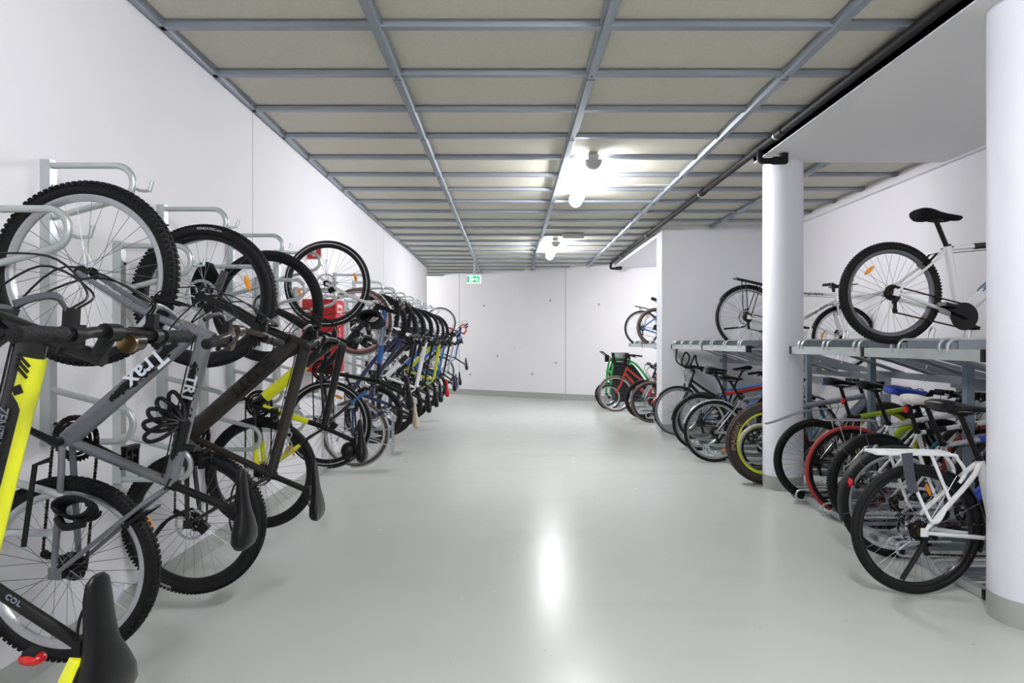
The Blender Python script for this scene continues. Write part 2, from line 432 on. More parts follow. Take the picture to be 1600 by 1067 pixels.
    hbo = MB(); hbo.tube(pts, .0115 if bar != 'flat' else .0125, n1, m=P.get('tapem') or BM)
    ho = hbo.build('handlebar', None, root, SO); st.build('stem', None, ho)
    for e, q, sy in grips:
        g = MB(); d_ = (q-e)
        if bar != 'drop': g.tube([e-d_.normalized()*.003, e, e.lerp(q, .12), e.lerp(q, .5), e.lerp(q, .9), q], [.012, .0175, .0155, .0175, .0155, .0185], n1, m=GRIP)
        else: g.tube([e, q], .0155, n1, m=P.get('tapem') or GRIP)
        g.build('grip', None, ho)
        lv = MB()
        if bar != 'drop':
            c0 = q+d_.normalized()*.035
            lv.tube([c0-d_.normalized()*.014, c0+d_.normalized()*.014], .0185, 10, m=BLK)
            lv.box(c0+V((.03, 0, -.008)), (.05, .024, .022), m=BLK)
            lv.tube(smooth([c0+V((.045, 0, -.012)), c0+V((.075, sy*.03, -.018)), c0+V((.072, sy*.08, -.02)), c0+V((.055, sy*.135, -.022))], 4), [.007]*6+[.006]*7, 7, m=P.get('levm') or BLK, ell=(1.3, .7))
            lv.box(c0+V((-.004, -sy*.035, -.024)), (.05, .036, .026), m=BLK)
            lv.tube([c0+V((.0, -sy*.035, -.03)), c0+V((-.045, -sy*.02, -.045))], [.006, .008], 6, m=BLK)
        else:
            a0 = s1+V((.075, sy*.207, -.01))
            lv.tube(smooth([a0, a0+V((.04, 0, .03)), a0+V((.055, 0, .045))], 3), .015, 8, m=GRIP)
            lv.tube(smooth([a0+V((.045, 0, .02)), a0+V((.06, 0, -.04)), a0+V((.05, 0, -.11))], 3), .006, 7, m=P.get('levm') or DARKM, ell=(1.4, .6))
        lv.build('brake_lever', None, ho)
    # bell / light
    if P.get('bell'):
        b = MB(); c = s1+V((-.005, P['bell'], 0))+u*P['rise']
        b.tube([c+V((-.01, -.02, -.01)), c+V((-.01, .022, -.01))], .021, 14, m=BLKG); b.tube([c+V((-.014, .02, -.012)), c+V((-.014, .030, -.012))], .024, 14, m=mat('brass', (150, 125, 90), .25, .9))
        b.build('bell', None, ho)
    # ---- cables
    if P['cables']:
        for i in range(P['cables']):
            sy = 1 if i % 2 == 0 else -1
            e, q, _ = grips[1 if sy > 0 else 0]
            if bar == 'drop': st_ = s1+V((.12, sy*.205, .03))
            else: st_ = q+V((.05, -sy*.03*(1+i*.3), -.01))
            st_ = St @ st_; end = hb.lerp(bb, .10+.05*i)+V((0, sy*.03, .02)) if i else (St @ (cr-u*.10+V((.03, .05, 0))))
            m1 = st_.lerp(end, .4)+V((.10+.02*i, -sy*.03, .05-.02*i)); m2 = st_.lerp(end, .75)+V((.07, sy*.0, -.02))
            rod(root, 'cable', smooth([st_, st_+V((.04, -sy*.03, .015)), m1, m2, end], 6), .0026 if hi else .003, BLK, 6, OFF)
        for j, (A, B) in enumerate(((sc-V((0, 0, .045)), ht-u*.06),)):
            if P['frame'] == 'diamond': rod(root, 'cable', [A+V((0, .012, 0)), B+V((0, .02, 0))], .0025, BLK, 5, OFF)
    # ---- seat
    sp = V((P['sad'][0], 0, P['sad'][1])); sm = saddle_mb(SMAT, P['sadlen'], P['sadw'], P.get('sadcut', False), P.get('sadthick', 1.))
    tilt = M4.Rotation(math.radians(-P.get('sadtilt', 0)), 4, 'Y')
    so = sm.build('saddle', None, root, OFF @ M4.Translation(sp) @ tilt)
    rl = MB()
    for sy in (-1, 1):
        rl.tube(smooth([(.10, sy*.008, -.014), (.05, sy*.02, -.034), (-.05, sy*.022, -.036), (-.11, sy*.03, -.012)], 4), .0035, 6, m=P.get('railm') or DARKM)
    rl.build('saddle_rail', None, so)
    if P.get('sadside'):
        x = MB(); ring = []
        for t in range(7):
            xx = -.02-.125*t/6; y = (.036+.036*math.sin(min(1, t/4.)*PI/2))*P['sadw']/.15
            ring.append([V((xx, y+.003, -.012)), V((xx, y+.005, -.004)), V((xx, y*.9, .0)), V((xx, y*.9, -.03))])
        x.ringloft(ring, m=P['sadside']); x.build('saddle_side_panel', None, so)
    clamp = sp+V((-.02, 0, -.038))
    pm = MB(); pm.tube([sc-V((0, 0, .01)), clamp], .0145, n1, m=PM); pm.box(clamp+V((0, 0, .002)), (.045, .05, .02), m=PM)
    po = pm.build('seatpost', None, root, OFF)
    ax = (sc-bb).normalized(); cl = MB(); cl.tube([sc+ax*-.016, sc+ax*.012], .0215, n1+2, m=P.get('clampm') or BLK); cl.tube([sc+V((.022, -.022, 0)), sc+V((.024, .03, -.004)), sc+V((-.01, .045, -.012))], .0045, 6, m=P.get('clampm') or BLK)
    cl.build('seat_clamp', None, root, OFF)
    # ---- drivetrain
    def ringmesh():
        m = MB(); r = P['ring']
        if P['ringdisc']: m.lathe([(.0001, -.052), (r+.012, -.052), (r+.014, -.049), (r+.012, -.047), (.0001, -.047)], 36, m=BLK, closed=False)
        m.lathe([(r, -.046), (r, -.043), (r-.016, -.043), (r-.016, -.046)], 36, m=DARKM)
        m.lathe([(r*.76, -.040), (r*.76, -.037), (r*.76-.012, -.037), (r*.76-.012, -.040)], 30, m=DARKM)
        K = 36 if hi else 18
        for i in range(K):
            an = 2*PI*i/K; m.box((r*math.cos(an)*1.015, -.0445, r*math.sin(an)*1.015), (.007, .0028, .006), m=DARKM, rot=M4.Rotation(-an, 3, 'Y'))
        for i in range(5):
            an = 2*PI*i/5; m.tube([V((.01*math.cos(an), -.046, .01*math.sin(an))), V(((r-.012)*math.cos(an), -.044, (r-.012)*math.sin(an)))], [.012, .007], 6, m=P.get('crankm') or BLK, ell=(.5, 1))
        m.tube([(0, -.06, 0), (0, .06, 0)], .014, 10, m=DARKM)
        return m.mesh('crankset')
    co = link('crankset', misc_mesh(('ring', P['ring'], P['ringdisc'], hi, (P.get('crankm') or BLK).name), ringmesh), root, OFF @ M4.Translation(bb) @ M4.Rotation(math.radians(P['crank']*1.), 4, 'Y'))
    for sy in (-1, 1):
        a = math.radians(-P['crank'] if sy < 0 else 180-P['crank']); a = 0 if sy < 0 else PI
        d_ = V((math.cos(a), 0, math.sin(a)))
        c0 = V((0, sy*.062, 0)); c1 = c0+d_*.17+V((0, sy*.012, 0))
        cm = MB(); cm.tube([c0-d_*.012, c0+d_*.03, c1-d_*.02, c1+d_*.01], [.016, .013, .010, .013], 8, m=P.get('crankm') or BLK, ell=(.6, 1.1))
        cm.build('crank_arm', None, co)
        if P['pedals']:
            pc = c1+V((0, sy*.055, 0)); rot = M4.Rotation(math.radians(-P['crank']), 3, 'Y')
            pd = MB(); pd.tube([c1, c1+V((0, sy*.1, 0))], .006, 6, m=DARKM)
            for dx in (-.036, .036):
                pd.box(pc+rot @ V((dx, 0, 0)), (.014, .088, .022), m=BLK, rot=rot)
            for dy in (-.04, 0, .04): pd.box(pc+V((0, dy, 0)), (.07, .009, .018), m=BLK, rot=rot)
            pd.build('pedal', None, co)
    ch = MB(); r1 = P['ring']; r2 = .040; y = -.044
    dv = (bb-V((0, 0, 0))); ang = math.atan2(dv.z, dv.x)
    top = arc((bb.x, bb.z), r1, math.degrees(ang)+95, math.degrees(ang)-85, 12, y=y)
    low = arc((0, 0), r2, math.degrees(ang)+275-0, math.degrees(ang)+95, 8, y=y)
    pul = V((.03, y, -.115)) if P.get('derail', True) else None
    path = top+([pul+V((.012, 0, -.008)), pul+V((-.012, 0, 0)), V((.012, y, -.055))] if pul else [])+low
    ch.tube(path, .0046, 6, m=DARKM if hi else DARKM, loop=True, ell=(.9, 1.0), cap=False)
    if hi:
        K = len(path)
        for i in range(K):
            A, B = path[i], path[(i+1) % K]; nn = max(1, int((B-A).length/.0127))
            for q_ in range(nn): ch.ball(A.lerp(B, (q_+.5)/nn), (.0066, .0055, .0066), RUST if (i+q_) % 3 == 0 else DARKM, 6, 4)
    ch.build('chain', None, root, OFF)
    if pul:
        dr = MB(); dr.box((.014, -.052, -.035), (.035, .02, .045), m=BLK, rot=M4.Rotation(.4, 3, 'Y'))
        dr.tube([(.012, -.05, -.05), pul+V((0, -.006, 0))], [.010, .008], 8, m=BLK, ell=(.5, 1.3))
        for c in (V((.014, y, -.058)), pul): dr.lathe([(.0001, -.004), (.016, -.004), (.016, .004), (.0001, .004)], 14, c=c, m=DARKM, closed=False)
        dr.tube(smooth([(.0, -.06, -.04), (-.06, -.06, -.04), (-.05, -.062, .02), (.04, -.06, .01)], 4), .0025, 5, m=BLK)
        dr.build('rear_derailleur', None, root, OFF)
    # ---- brakes
    if P['vbrake']:
        for nm, base, axis_, X_ in (('front_brake', fh+u*(R-P['tw']-.005)-nrm*(-.0), u, SO), ('rear_brake', None, None, OFF)):
            m = MB()
            if nm == 'rear_brake':
                dd = (sst-V((0, 0, 0))).normalized(); base = dd*(R-P['tw']); axis_ = dd; off = V((-dd.z, 0, dd.x))*.03
            else: off = -nrm*.03
            for sy in (-1, 1):
                p0 = base+V((0, sy*.048, 0))+off*.6; p1 = base+axis_*.10+V((0, sy*.036, 0))+off
                m.tube([p0, p1], [.008, .006], 6, m=BLK); m.box(base+axis_*.012+V((0, sy*.026, 0))+off*.3, (.05, .012, .012), m=BLK)
            m.tube([base+axis_*.10+V((0, -.045, 0))+off, base+axis_*.10+V((0, .04, 0))+off], .003, 5, m=BLK)
            m.build(nm, None, root, X_)
    if P['disc']:
        m = MB(); m.box((-.01, .052, .07), (.05, .03, .045), m=BLK, rot=M4.Rotation(-.7, 3, 'Y')); m.build('brake_caliper', None, root, OFF)
        m = MB(); m.box(fh+V((-.055, .052, .05)), (.04, .03, .05), m=BLK, rot=M4.Rotation(.5, 3, 'Y')); m.build('brake_caliper', None, root, SO)
    # ---- fenders, carriers, extras
    def fender(nm, c, a0, a1, mm, X_, wid=None, gap=.012):
        wd = (wid or P['tw']+.012)/2; r = R+gap; m = MB(); rings = []
        for i in range(25):
            a = math.radians(a0+(a1-a0)*i/24); ca, sa = math.cos(a), math.sin(a)
            o_ = [(r-.012, -wd), (r-.002, -wd*.8), (r+.003, 0), (r-.002, wd*.8), (r-.012, wd), (r-.010, wd*.9), (r+.0, 0), (r-.010, -wd*.9)]
            rings.append([V((c[0]+q*ca, y_, c[1]+q*sa)) for q, y_ in o_])
        m.ringloft(rings, m=mm)
        for a in (a0+(a1-a0)*.06, a0+(a1-a0)*.45) if nm == 'rear_fender' else (a1+(a0-a1)*.04,):
            a = math.radians(a)
            for sy in (-1, 1): m.tube([V((c[0], sy*.062, c[1])), V((c[0]+(r-.008)*math.cos(a), sy*wd, c[1]+(r-.008)*math.sin(a)))], .002, 4, m=STEEL)
        return m.build(nm, None, root, X_)
    if P.get('rfend'): fender('rear_fender', (0, 0), P.get('rf0', 188), P.get('rf1', 50), P['rfend'], OFF)
    if P.get('ffend'): fender('front_fender', (wb, 0), P.get('ff0', 35), P.get('ff1', 205), P['ffend'], SO)
    if P.get('clipfend'):
        m = MB(); c0 = sc.lerp(sp, .3)
        pts = smooth([c0+V((-.02, 0, 0)), c0+V((-.18, 0, -.02)), V((-.12, 0, R+.055)), V((-.33, 0, R-.02)), V((-.42, 0, R-.045))], 5)
        m.tube(pts, [.012]*4+[.026]*8+[.03]*9, 8, m=P['clipfend'], ell=(1, .22)); m.build('rear_mudguard', None, root, OFF)
    if P.get('carrier'):
        m = MB(); cm_ = P['carrier']; cr_ = P.get('carr', .006); zt = R+.045 if not P.get('cartop') else P['cartop']; x0, x1 = P.get('carx', (-.22, .19))
        for sy in (-1, 1):
            m.tube(smooth([(x0, sy*.03, zt+.004), (x0+.03, sy*.055, zt), (x1-.03, sy*.055, zt-.006), (x1+.02, sy*.05, zt-.03), (x1+.065, sy*.045, zt-.10), (x1+.045, sy*.03, zt-.16)], 4), cr_, 8, m=cm_)
            if P.get('carstyle') == 'loop':
                m.tube(smooth([(-.115, sy*.055, zt), (-.04, sy*.066, zt*.55), (.02, sy*.076, .085), (.05, sy*.077, .055), (.085, sy*.072, .075), (.12, sy*.062, .125)], 4), cr_*.95, 8, m=cm_)
                m.tube([(.045, sy*.055, zt), (.145, sy*.06, .165)], cr_*.95, 8, m=cm_)
            else:
                m.tube([(x0+.1, sy*.055, zt), (-.015, sy*.075, .03), (.02, sy*.075, .02)], cr_*.95, 8, m=cm_)
                m.tube([(.06, sy*.055, zt), (.02, sy*.075, .02)], cr_*.95, 8, m=cm_)
            m.tube([(x0+.02, sy*.02, zt), (x1, sy*.02, zt-.008)], cr_*.6, 6, m=cm_)
        for x in (x0, x0+.12, x0+.24, x1-.02): m.tube([(x, -.05, zt), (x, .05, zt)], cr_*.7, 6, m=cm_)
        m.build('carrier', None, root, OFF)
        if P.get('strap'):
            m = MB(); m.tube([(x0+.14, -.085, zt+.008), (x0+.15, -.088, zt-.10), (x0+.175, -.088, zt-.20)], [.03, .028, .024], 8, m=P['strap'], ell=(.18, 1)); m.build('elastic_strap', None, root, OFF)
    if P.get('taillight'):
        c = V(P['taillight']); m = MB(); m.ball(c, (.016, .024, .03), REDR, 12, 8); m.box(c+V((.012, 0, 0)), (.016, .03, .03), m=BLK); o = m.build('tail_light', None, root, OFF); o['label'] = 'red tail light'
    if P.get('basket'):
        m = MB(); c = St @ (s1+V((.17, 0, -.03))); bm_ = DARKM
        for i in range(9):
            t = i/8; z = c.z-.12+.24*t; hx = .10+.035*t; hy = .13+.04*t
            m.tube([(c.x-hx, -hy, z), (c.x+hx, -hy, z), (c.x+hx, hy, z), (c.x-hx, hy, z)], .0035 if i == 8 else .003, 4, m=bm_, loop=True)
        for i in range(17):
            q = -1+2*i/16
            for sx, sy, ax_ in ((0, 1, 0), (0, -1, 0), (1, 0, 1), (-1, 0, 1)):
                if ax_ == 0: a_, b_ = (c.x+q*.10, sy*.13, c.z-.12), (c.x+q*.135, sy*.17, c.z+.12)
                else: a_, b_ = (c.x+sx*.10, q*.13, c.z-.12), (c.x+sx*.135, q*.17, c.z+.12)
                m.tube([a_, b_], .0028, 4, m=bm_)
        m.box((c.x, 0, c.z-.12), (.2, .26, .004), m=bm_); m.build('basket', None, root, OFF)
    if P.get('kick'):
        m = MB(); m.tube(smooth([(.06, .05, -.03), (.02, .075, -.10), (P.get('kx', -.08), .09, -.17)], 4), [.009]*5+[.011]*4, 8, m=P['kick']); m.build('kickstand', None, root, OFF)
    if P.get('kickpts'):
        rod(root, 'kickstand', P['kickpts'], P.get('kickr', .009), BLK, 8, OFF)
    if P.get('bottle'):
        m = MB(); A = bb.lerp(hb, .35); B = bb.lerp(hb, .68); n_ = V((-(hb-bb).normalized().z, 0, (hb-bb).normalized().x))*.045
        if P['bottle'] == 'cage':
            for sy in (-1, 1): m.tube(smooth([A+n_*.3, A+n_*.9+V((0, sy*.03, 0)), B+n_+V((0, sy*.034, 0)), B+n_*1.9], 5), .0032, 6, m=BLK)
        else: m.tube([A+n_, B+n_, B+n_+(B-A).normalized()*.02], [.034, .034, .014], 12, m=P['bottle'])
        m.build('bottle_cage', None, root, OFF)
    if P.get('bag'):
        m = MB(); c = sp+V((-.08, 0, -.075)); m.ball(c, (.055, .045, .05), BLK, 12, 8); m.box(c+V((-.02, 0, -.01)), (.07, .06, .05), m=BLK); m.build('saddle_bag', None, root, OFF)
    if P.get('battery'):
        m = MB(); A = bb.lerp(hb, .3); B = bb.lerp(hb, .85); m.tube([A+V((0, 0, .03)), B+V((0, 0, .03))], .034, 10, m=P['battery']); m.build('battery_pack', None, root, OFF)
    return root
# ------------------------------------------------------------------ the room
W_WALL = wall_mat('white_painted_concrete', (228, 227, 231), dirt=.5)
W_FAR = wall_mat('white_painted_concrete_far', (236, 234, 236), dirt=.32)
W_R = wall_mat('white_painted_plaster', (228, 226, 230), dirt=.06)
W_PIER = wall_mat('white_painted_partition', (222, 222, 227), dirt=.05)
W_SLAB = wall_mat('painted_soffit', (228, 226, 225), dirt=0)
BASE = mat('grey_base_paint', (166, 169, 165), .35, var=.04, scale=3)
SEAM = mat('wall_joint', (168, 168, 172), .7)
def floor_mat():
    m = bpy.data.materials.new('epoxy_floor'); m.use_nodes = True
    nt = m.node_tree; N = nt.nodes; L = nt.links; b = N['Principled BSDF']
    g = N.new('ShaderNodeNewGeometry')
    n1 = N.new('ShaderNodeTexNoise'); n1.inputs['Scale'].default_value = .8; n1.inputs['Detail'].default_value = 7
    L.new(g.outputs['Position'], n1.inputs['Vector'])
    c = srgb(190, 194, 189)
    mx = N.new('ShaderNodeMix'); mx.data_type = 'RGBA'; mx.inputs[6].default_value = tuple(x*.96 for x in c[:3])+(1,); mx.inputs[7].default_value = tuple(x*1.04 for x in c[:3])+(1,)
    L.new(n1.outputs['Fac'], mx.inputs[0])
    # specks of grit and scuff streaks
    v = N.new('ShaderNodeTexVoronoi'); v.inputs['Scale'].default_value = 5.5; L.new(g.outputs['Position'], v.inputs['Vector'])
    r = N.new('ShaderNodeMapRange'); r.inputs[1].default_value = .030; r.inputs[2].default_value = .018; r.inputs[4].default_value = .55; L.new(v.outputs['Distance'], r.inputs[0])
    m2 = N.new('ShaderNodeMix'); m2.data_type = 'RGBA'; m2.inputs[7].default_value = srgb(110, 105, 98)
    L.new(r.outputs[0], m2.inputs[0]); L.new(mx.outputs[2], m2.inputs[6])
    n2 = N.new('ShaderNodeTexNoise'); n2.inputs['Scale'].default_value = 1.5; n2.inputs['Detail'].default_value = 3; n2.inputs['Distortion'].default_value = .3
    mp = N.new('ShaderNodeMapping'); mp.inputs['Scale'].default_value = (.5, 1.4, 1); mp.inputs['Rotation'].default_value = (0, 0, .5)
    L.new(g.outputs['Position'], mp.inputs[0]); L.new(mp.outputs[0], n2.inputs['Vector'])
    r2 = N.new('ShaderNodeMapRange'); r2.inputs[1].default_value = .55; r2.inputs[2].default_value = .80; r2.inputs[4].default_value = .12; L.new(n2.outputs['Fac'], r2.inputs[0])
    m3 = N.new('ShaderNodeMix'); m3.data_type = 'RGBA'; m3.inputs[7].default_value = srgb(150, 148, 142)
    L.new(r2.outputs[0], m3.inputs[0]); L.new(m2.outputs[2], m3.inputs[6]); L.new(m3.outputs[2], b.inputs['Base Color'])
    n4 = N.new('ShaderNodeTexNoise'); n4.inputs['Scale'].default_value = 9; n4.inputs['Detail'].default_value = 5; L.new(g.outputs['Position'], n4.inputs['Vector'])
    r4 = N.new('ShaderNodeMapRange'); r4.inputs[3].default_value = .20; r4.inputs[4].default_value = .30; L.new(n4.outputs['Fac'], r4.inputs[0]); L.new(r4.outputs[0], b.inputs['Roughness'])
    b.inputs['Specular IOR Level'].default_value = .29
    bu = N.new('ShaderNodeBump'); bu.inputs['Strength'].default_value = .05; bu.inputs['Distance'].default_value = .01
    n5 = N.new('ShaderNodeTexNoise'); n5.inputs['Scale'].default_value = 14; L.new(g.outputs['Position'], n5.inputs['Vector'])
    L.new(n5.outputs['Fac'], bu.inputs['Height']); L.new(bu.outputs[0], b.inputs['Normal'])
    return m
def room_box(name, x0, x1, y0, y1, z0, z1, m):
    b = MB(); b.box(((x0+x1)/2, (y0+y1)/2, (z0+z1)/2), (x1-x0, y1-y0, z1-z0), m=m)
    return struct(b.build(name))
Y0 = -5.0
room_box('floor', -6.2, 4.4, Y0-.2, 20.2, -.15, 0, floor_mat())
b = MB()   # left wall with its two vertical joints
b.box((-2.08, (Y0+14.96)/2, 1.6), (.30, 14.96-Y0, 3.2), m=W_WALL)
for y in (4.81, 9.8): b.box((-1.9305, y, 1.6), (.003, .008, 3.2), m=SEAM)
struct(b.build('wall_left'))
b = MB()
b.box((4.2, (Y0+20)/2, 1.6), (.30, 20-Y0, 3.2), m=W_R); b.box((4.03, 4.7, 3.03), (.06, 9.9, .07), m=W_R)
struct(b.build('wall_right'))
room_box('wall_back', -2.2, 4.35, Y0-.2, Y0, 0, 3.2, W_R)
room_box('wall_recess', -6.2, -5.9, 14.9, 20, 0, 3.2, W_WALL)
FAR = lambda x: 15.74-.605*x
b = MB(); xa, xb = -6.1, 4.3
th = math.atan2(-.605, 1); nv = V((.605, 1, 0)).normalized()
def farbox(mb, x0, x1, z0, z1, d0, d1, m):
    q = [V((x0, FAR(x0), 0)), V((x1, FAR(x1), 0))]
    mb.ringloft([[V((p.x, p.y, z))+nv*d for p, d in ((q[0], d0), (q[1], d0), (q[1], d1), (q[0], d1))] for z in (z0, z1)], m=m)
farbox(b, xa, xb, 0, 3.2, 0, .25, W_FAR)
for x in (-1.30, 1.31): farbox(b, x-.006, x+.006, .12, 3.09, -.002, .0, SEAM)
HOLE = mat('tie_hole_plug', (172, 172, 175), .8)
for x, z in ((-.64, 2.26), (.97, 2.33), (2.03, 2.20), (-.3, 1.0), (1.1, .86), (-1.0, .52), (.55, .58)):
    p = V((x, FAR(x), z)); b.ball(p, (.028, .02, .028), HOLE, 10, 6)
struct(b.build('wall_far'))
room_box('wall_partition', 2.30, 4.06, 9.65, 10.0, 0, 3.2, W_PIER)
# baseboards
room_box('baseboard_left', -1.93, -1.922, Y0, 14.96, 0, .115, BASE)
room_box('baseboard_right', 4.042, 4.05, Y0, 9.65, 0, .115, BASE)
b = MB(); b.box((3.17, 9.645, .0575), (1.75, .012, .115), m=BASE); b.box((2.296, 9.825, .0575), (.012, .37, .115), m=BASE); struct(b.build('baseboard_partition'))
b = MB(); farbox(b, -5.9, 4.05, 0, .14, -.008, 0, BASE); struct(b.build('baseboard_far'))
# ceiling boards
CB = mat('mineral_ceiling_board', (204, 200, 186), .75, var=.10, scale=55, bump=.25)
room_box('ceiling', -6.2, 4.4, Y0-.2, 20.2, 3.115, 3.3, CB)
b = MB(); b.box((3.18, .45, 3.0625), (1.86, 10.9, .105), m=W_SLAB); b.box((2.262, .45, 3.058), (.024, 10.9, .114), m=W_R); struct(b.build('ceiling'))
b = MB(); b.box((3.3, 12.0, 3.05), (2.0, 4.0, .13), m=W_R)
struct(b.build('ceiling'))
# grid of steel channels
CH = mat('galvanised_ceiling_channel', (150, 157, 166), .42, .45, var=.06, scale=6)
CHL = mat('galvanised_ceiling_channel_edge', (172, 178, 184), .4, .45, var=.06, scale=6)
def channel(name, p0, p1, wd, hgt, z, lips=True):
    p0 = V(p0); p1 = V(p1); d = (p1-p0).normalized(); s_ = V((-d.y, d.x, 0)); m = MB()
    prof = [(-wd/2-.012, 0), (-wd/2-.012, -.003), (-wd/2, -.004), (-wd/2+.006, -hgt), (wd/2-.006, -hgt), (wd/2, -.004), (wd/2+.012, -.003), (wd/2+.012, 0)]
    m.ringloft([[p+s_*a+V((0, 0, z+c)) for a, c in prof] for p in (p0, p1)], m=CH)
    return m
n = 0
XL = [-.73, .53, 1.79, 3.05]
for x in XL:
    n += 1; y1 = FAR(x)-.01; segs_ = [(Y0, y1)] if x < 2.2 else [(5.9, 9.65)]
    m = MB()
    for ya, yb in segs_:
        c = channel('', (x, ya, 0), (x, yb, 0), .055, .035, 3.098); m.v, m.f, m.mi, m.mats = c.v, c.f, c.mi, c.mats
        y = ya+.3
        while y < yb:
            m.box((x, y, 3.062), (.006, .03, .004), m=DARKM); m.box((x, y+.05, 3.0625), (.056, .002, .003), m=DARKM); y += 1.26
    struct(m.build('trim_%d' % n))
m = channel('', (-1.905, Y0, 0), (-1.905, 14.96, 0), .04, .03, 3.11); n += 1; struct(m.build('trim_%d' % n))
y = 3.52-.631*13
while y < 17:
    n += 1; x1 = min(4.04, (15.74-y)/.605-.02) ; x0 = -1.92 if y < 14.96 else -5.9
    x1 = x1 if 5.95 < y < 9.6 else min(x1, 2.23)
    if x1 > x0+.2:
        m = channel('', (x0, y, 0), (x1, y, 0), .058, .030, 3.110); struct(m.build('trim_%d' % n))
    y += .631
# columns
COLM = wall_mat('column_paint', (230, 230, 238), dirt=0)
for i, (yy, top, lab) in enumerate(((3.13, 3.01, 'round white concrete column nearest the camera at the right edge'), (5.97, 3.01, 'round white concrete column standing in mid distance beside the red-tyred bicycle'))):
    c = MB(); c.lathe([(.176, .0), (.176, top)], 64, c=(2.55, yy, 0), m=COLM, closed=False, axis='z')
    rt = tag(c.build('column'), lab, 'column')
    q = MB(); q.lathe([(.1775, .0), (.1775, .125), (.1765, .126)], 64, c=(2.55, yy, 0), m=BASE, closed=False, axis='z'); o = q.build('painted_base_band', None, rt); o['label'] = 'grey painted base band'
# black drain pipe
PIP = mat('black_plastic_pipe', (13, 13, 14), .6, var=.1, scale=10)
c = MB(); c.tube([(2.208, Y0, 3.062), (2.208, 13.95, 3.062)], .031, 16, m=PIP)
pipe = tag(c.build('drain_pipe'), 'long black plastic pipe running under the ceiling beside the white soffit', 'pipe')
for yy in (-2.5, 1.2, 5.2, 7.3, 10.2, 12.6):
    q = MB(); q.tube([(2.208, yy-.05, 3.062), (2.208, yy+.05, 3.062)], .038, 16, m=PIP); q.build('coupling', None, pipe)
    q = MB(); q.lathe([(.032, -.012), (.035, -.012), (.035, .012), (.032, .012)], 20, c=(2.208, yy+.09, 3.062), m=GALV); q.tube([(2.208, yy+.09, 3.09), (2.208, yy+.09, 3.115)], .006, 6, m=GALV); q.build('pipe_clamp', None, pipe)
for yy in (5.62, 13.9):
    q = MB(); q.tube(smooth([(2.205, yy, 3.05), (2.195, yy, 2.985), (2.205, yy, 2.955), (2.225, yy, 2.945), (2.30, yy, 2.945), (2.33, yy, 2.945)], 4), .026, 14, m=PIP)
    q.tube([(2.31, yy, 2.947), (2.43, yy, 2.95)], .035, 14, m=PIP); q.tube([(2.41, yy, 2.93), (2.41, yy, 3.012)], .037, 14, m=PIP); q.build('elbow_trap', None, pipe)
# luminaires: two in view, four unseen ones added to balance the light
DIFF = mat('lit_diffuser', (255, 255, 255), .4, emit=(251, 251, 255), es=LAMP)
CAP = mat('grey_luminaire_end_cap', (185, 184, 182), .5)
for i, (yc, xc, lab) in enumerate(((6.75, .78, 'nearer ceiling luminaire with lit white diffuser between the steel channels'), (11.6, .78, 'farther ceiling luminaire with lit white diffuser near the end wall'), (1.0, .78, 'added unseen ceiling luminaire just above the camera view'), (-3.4, .78, 'added unseen ceiling luminaire behind the camera'), (11.9, 3.5, 'ceiling luminaire added out of sight behind the partition wall to brighten the far wall'), (16.4, -4.4, 'ceiling luminaire added out of sight in the recess behind the left wall to brighten the far wall'))):
    rt = tag(empty('ceiling_luminaire', (xc, yc, 3.05)), lab, 'ceiling light', None)
    L_ = .82; q = MB(); q.box((0, 0, .025), (.10, 2*L_, .05), m=CAP); q.build('housing', None, rt)
    q = MB(); pr = [V((.075*math.cos(math.radians(a)), 0, -.01+.085*math.sin(math.radians(a)))) for a in range(150, 391, 15)]
    q.ringloft([[p+V((0, yy, -.015)) for p in pr] for yy in (-L_+.04, L_-.04)], m=DIFF); q.build('diffuser', None, rt)
    for s_ in (-1, 1):
        q = MB(); pr = [V((.079*math.cos(math.radians(a)), 0, -.008+.09*math.sin(math.radians(a)))) for a in range(180, 361, 15)]
        q.ringloft([[p*(.9 if k else 1)+V((0, yy, 0)) for p in pr] for k, yy in ((0, s_*(L_-.05)), (0, s_*(L_-.0)), (1, s_*(L_+.03)))], m=CAP); q.build('end_cap', None, rt)
for xx, yy, sx, lab, nm in ((.99, 7.0, .10, 'small white junction box beside the nearer luminaire', 'junction_box'), (.96, 11.6, .09, 'small white junction box beside the farther luminaire', 'junction_box'), (1.03, 10.35, .34, 'white rectangular ceiling unit in front of the farther luminaire', 'ceiling_unit')):
    q = MB(); q.box((xx, yy, 3.065), (sx, .1, .07), m=CAP); o = tag(q.build(nm), lab, 'ceiling fitting')
    if nm == 'junction_box': rod(o, 'conduit', [(xx+.03, yy, 3.075), (1.77, yy, 3.075)], .009, CAP)
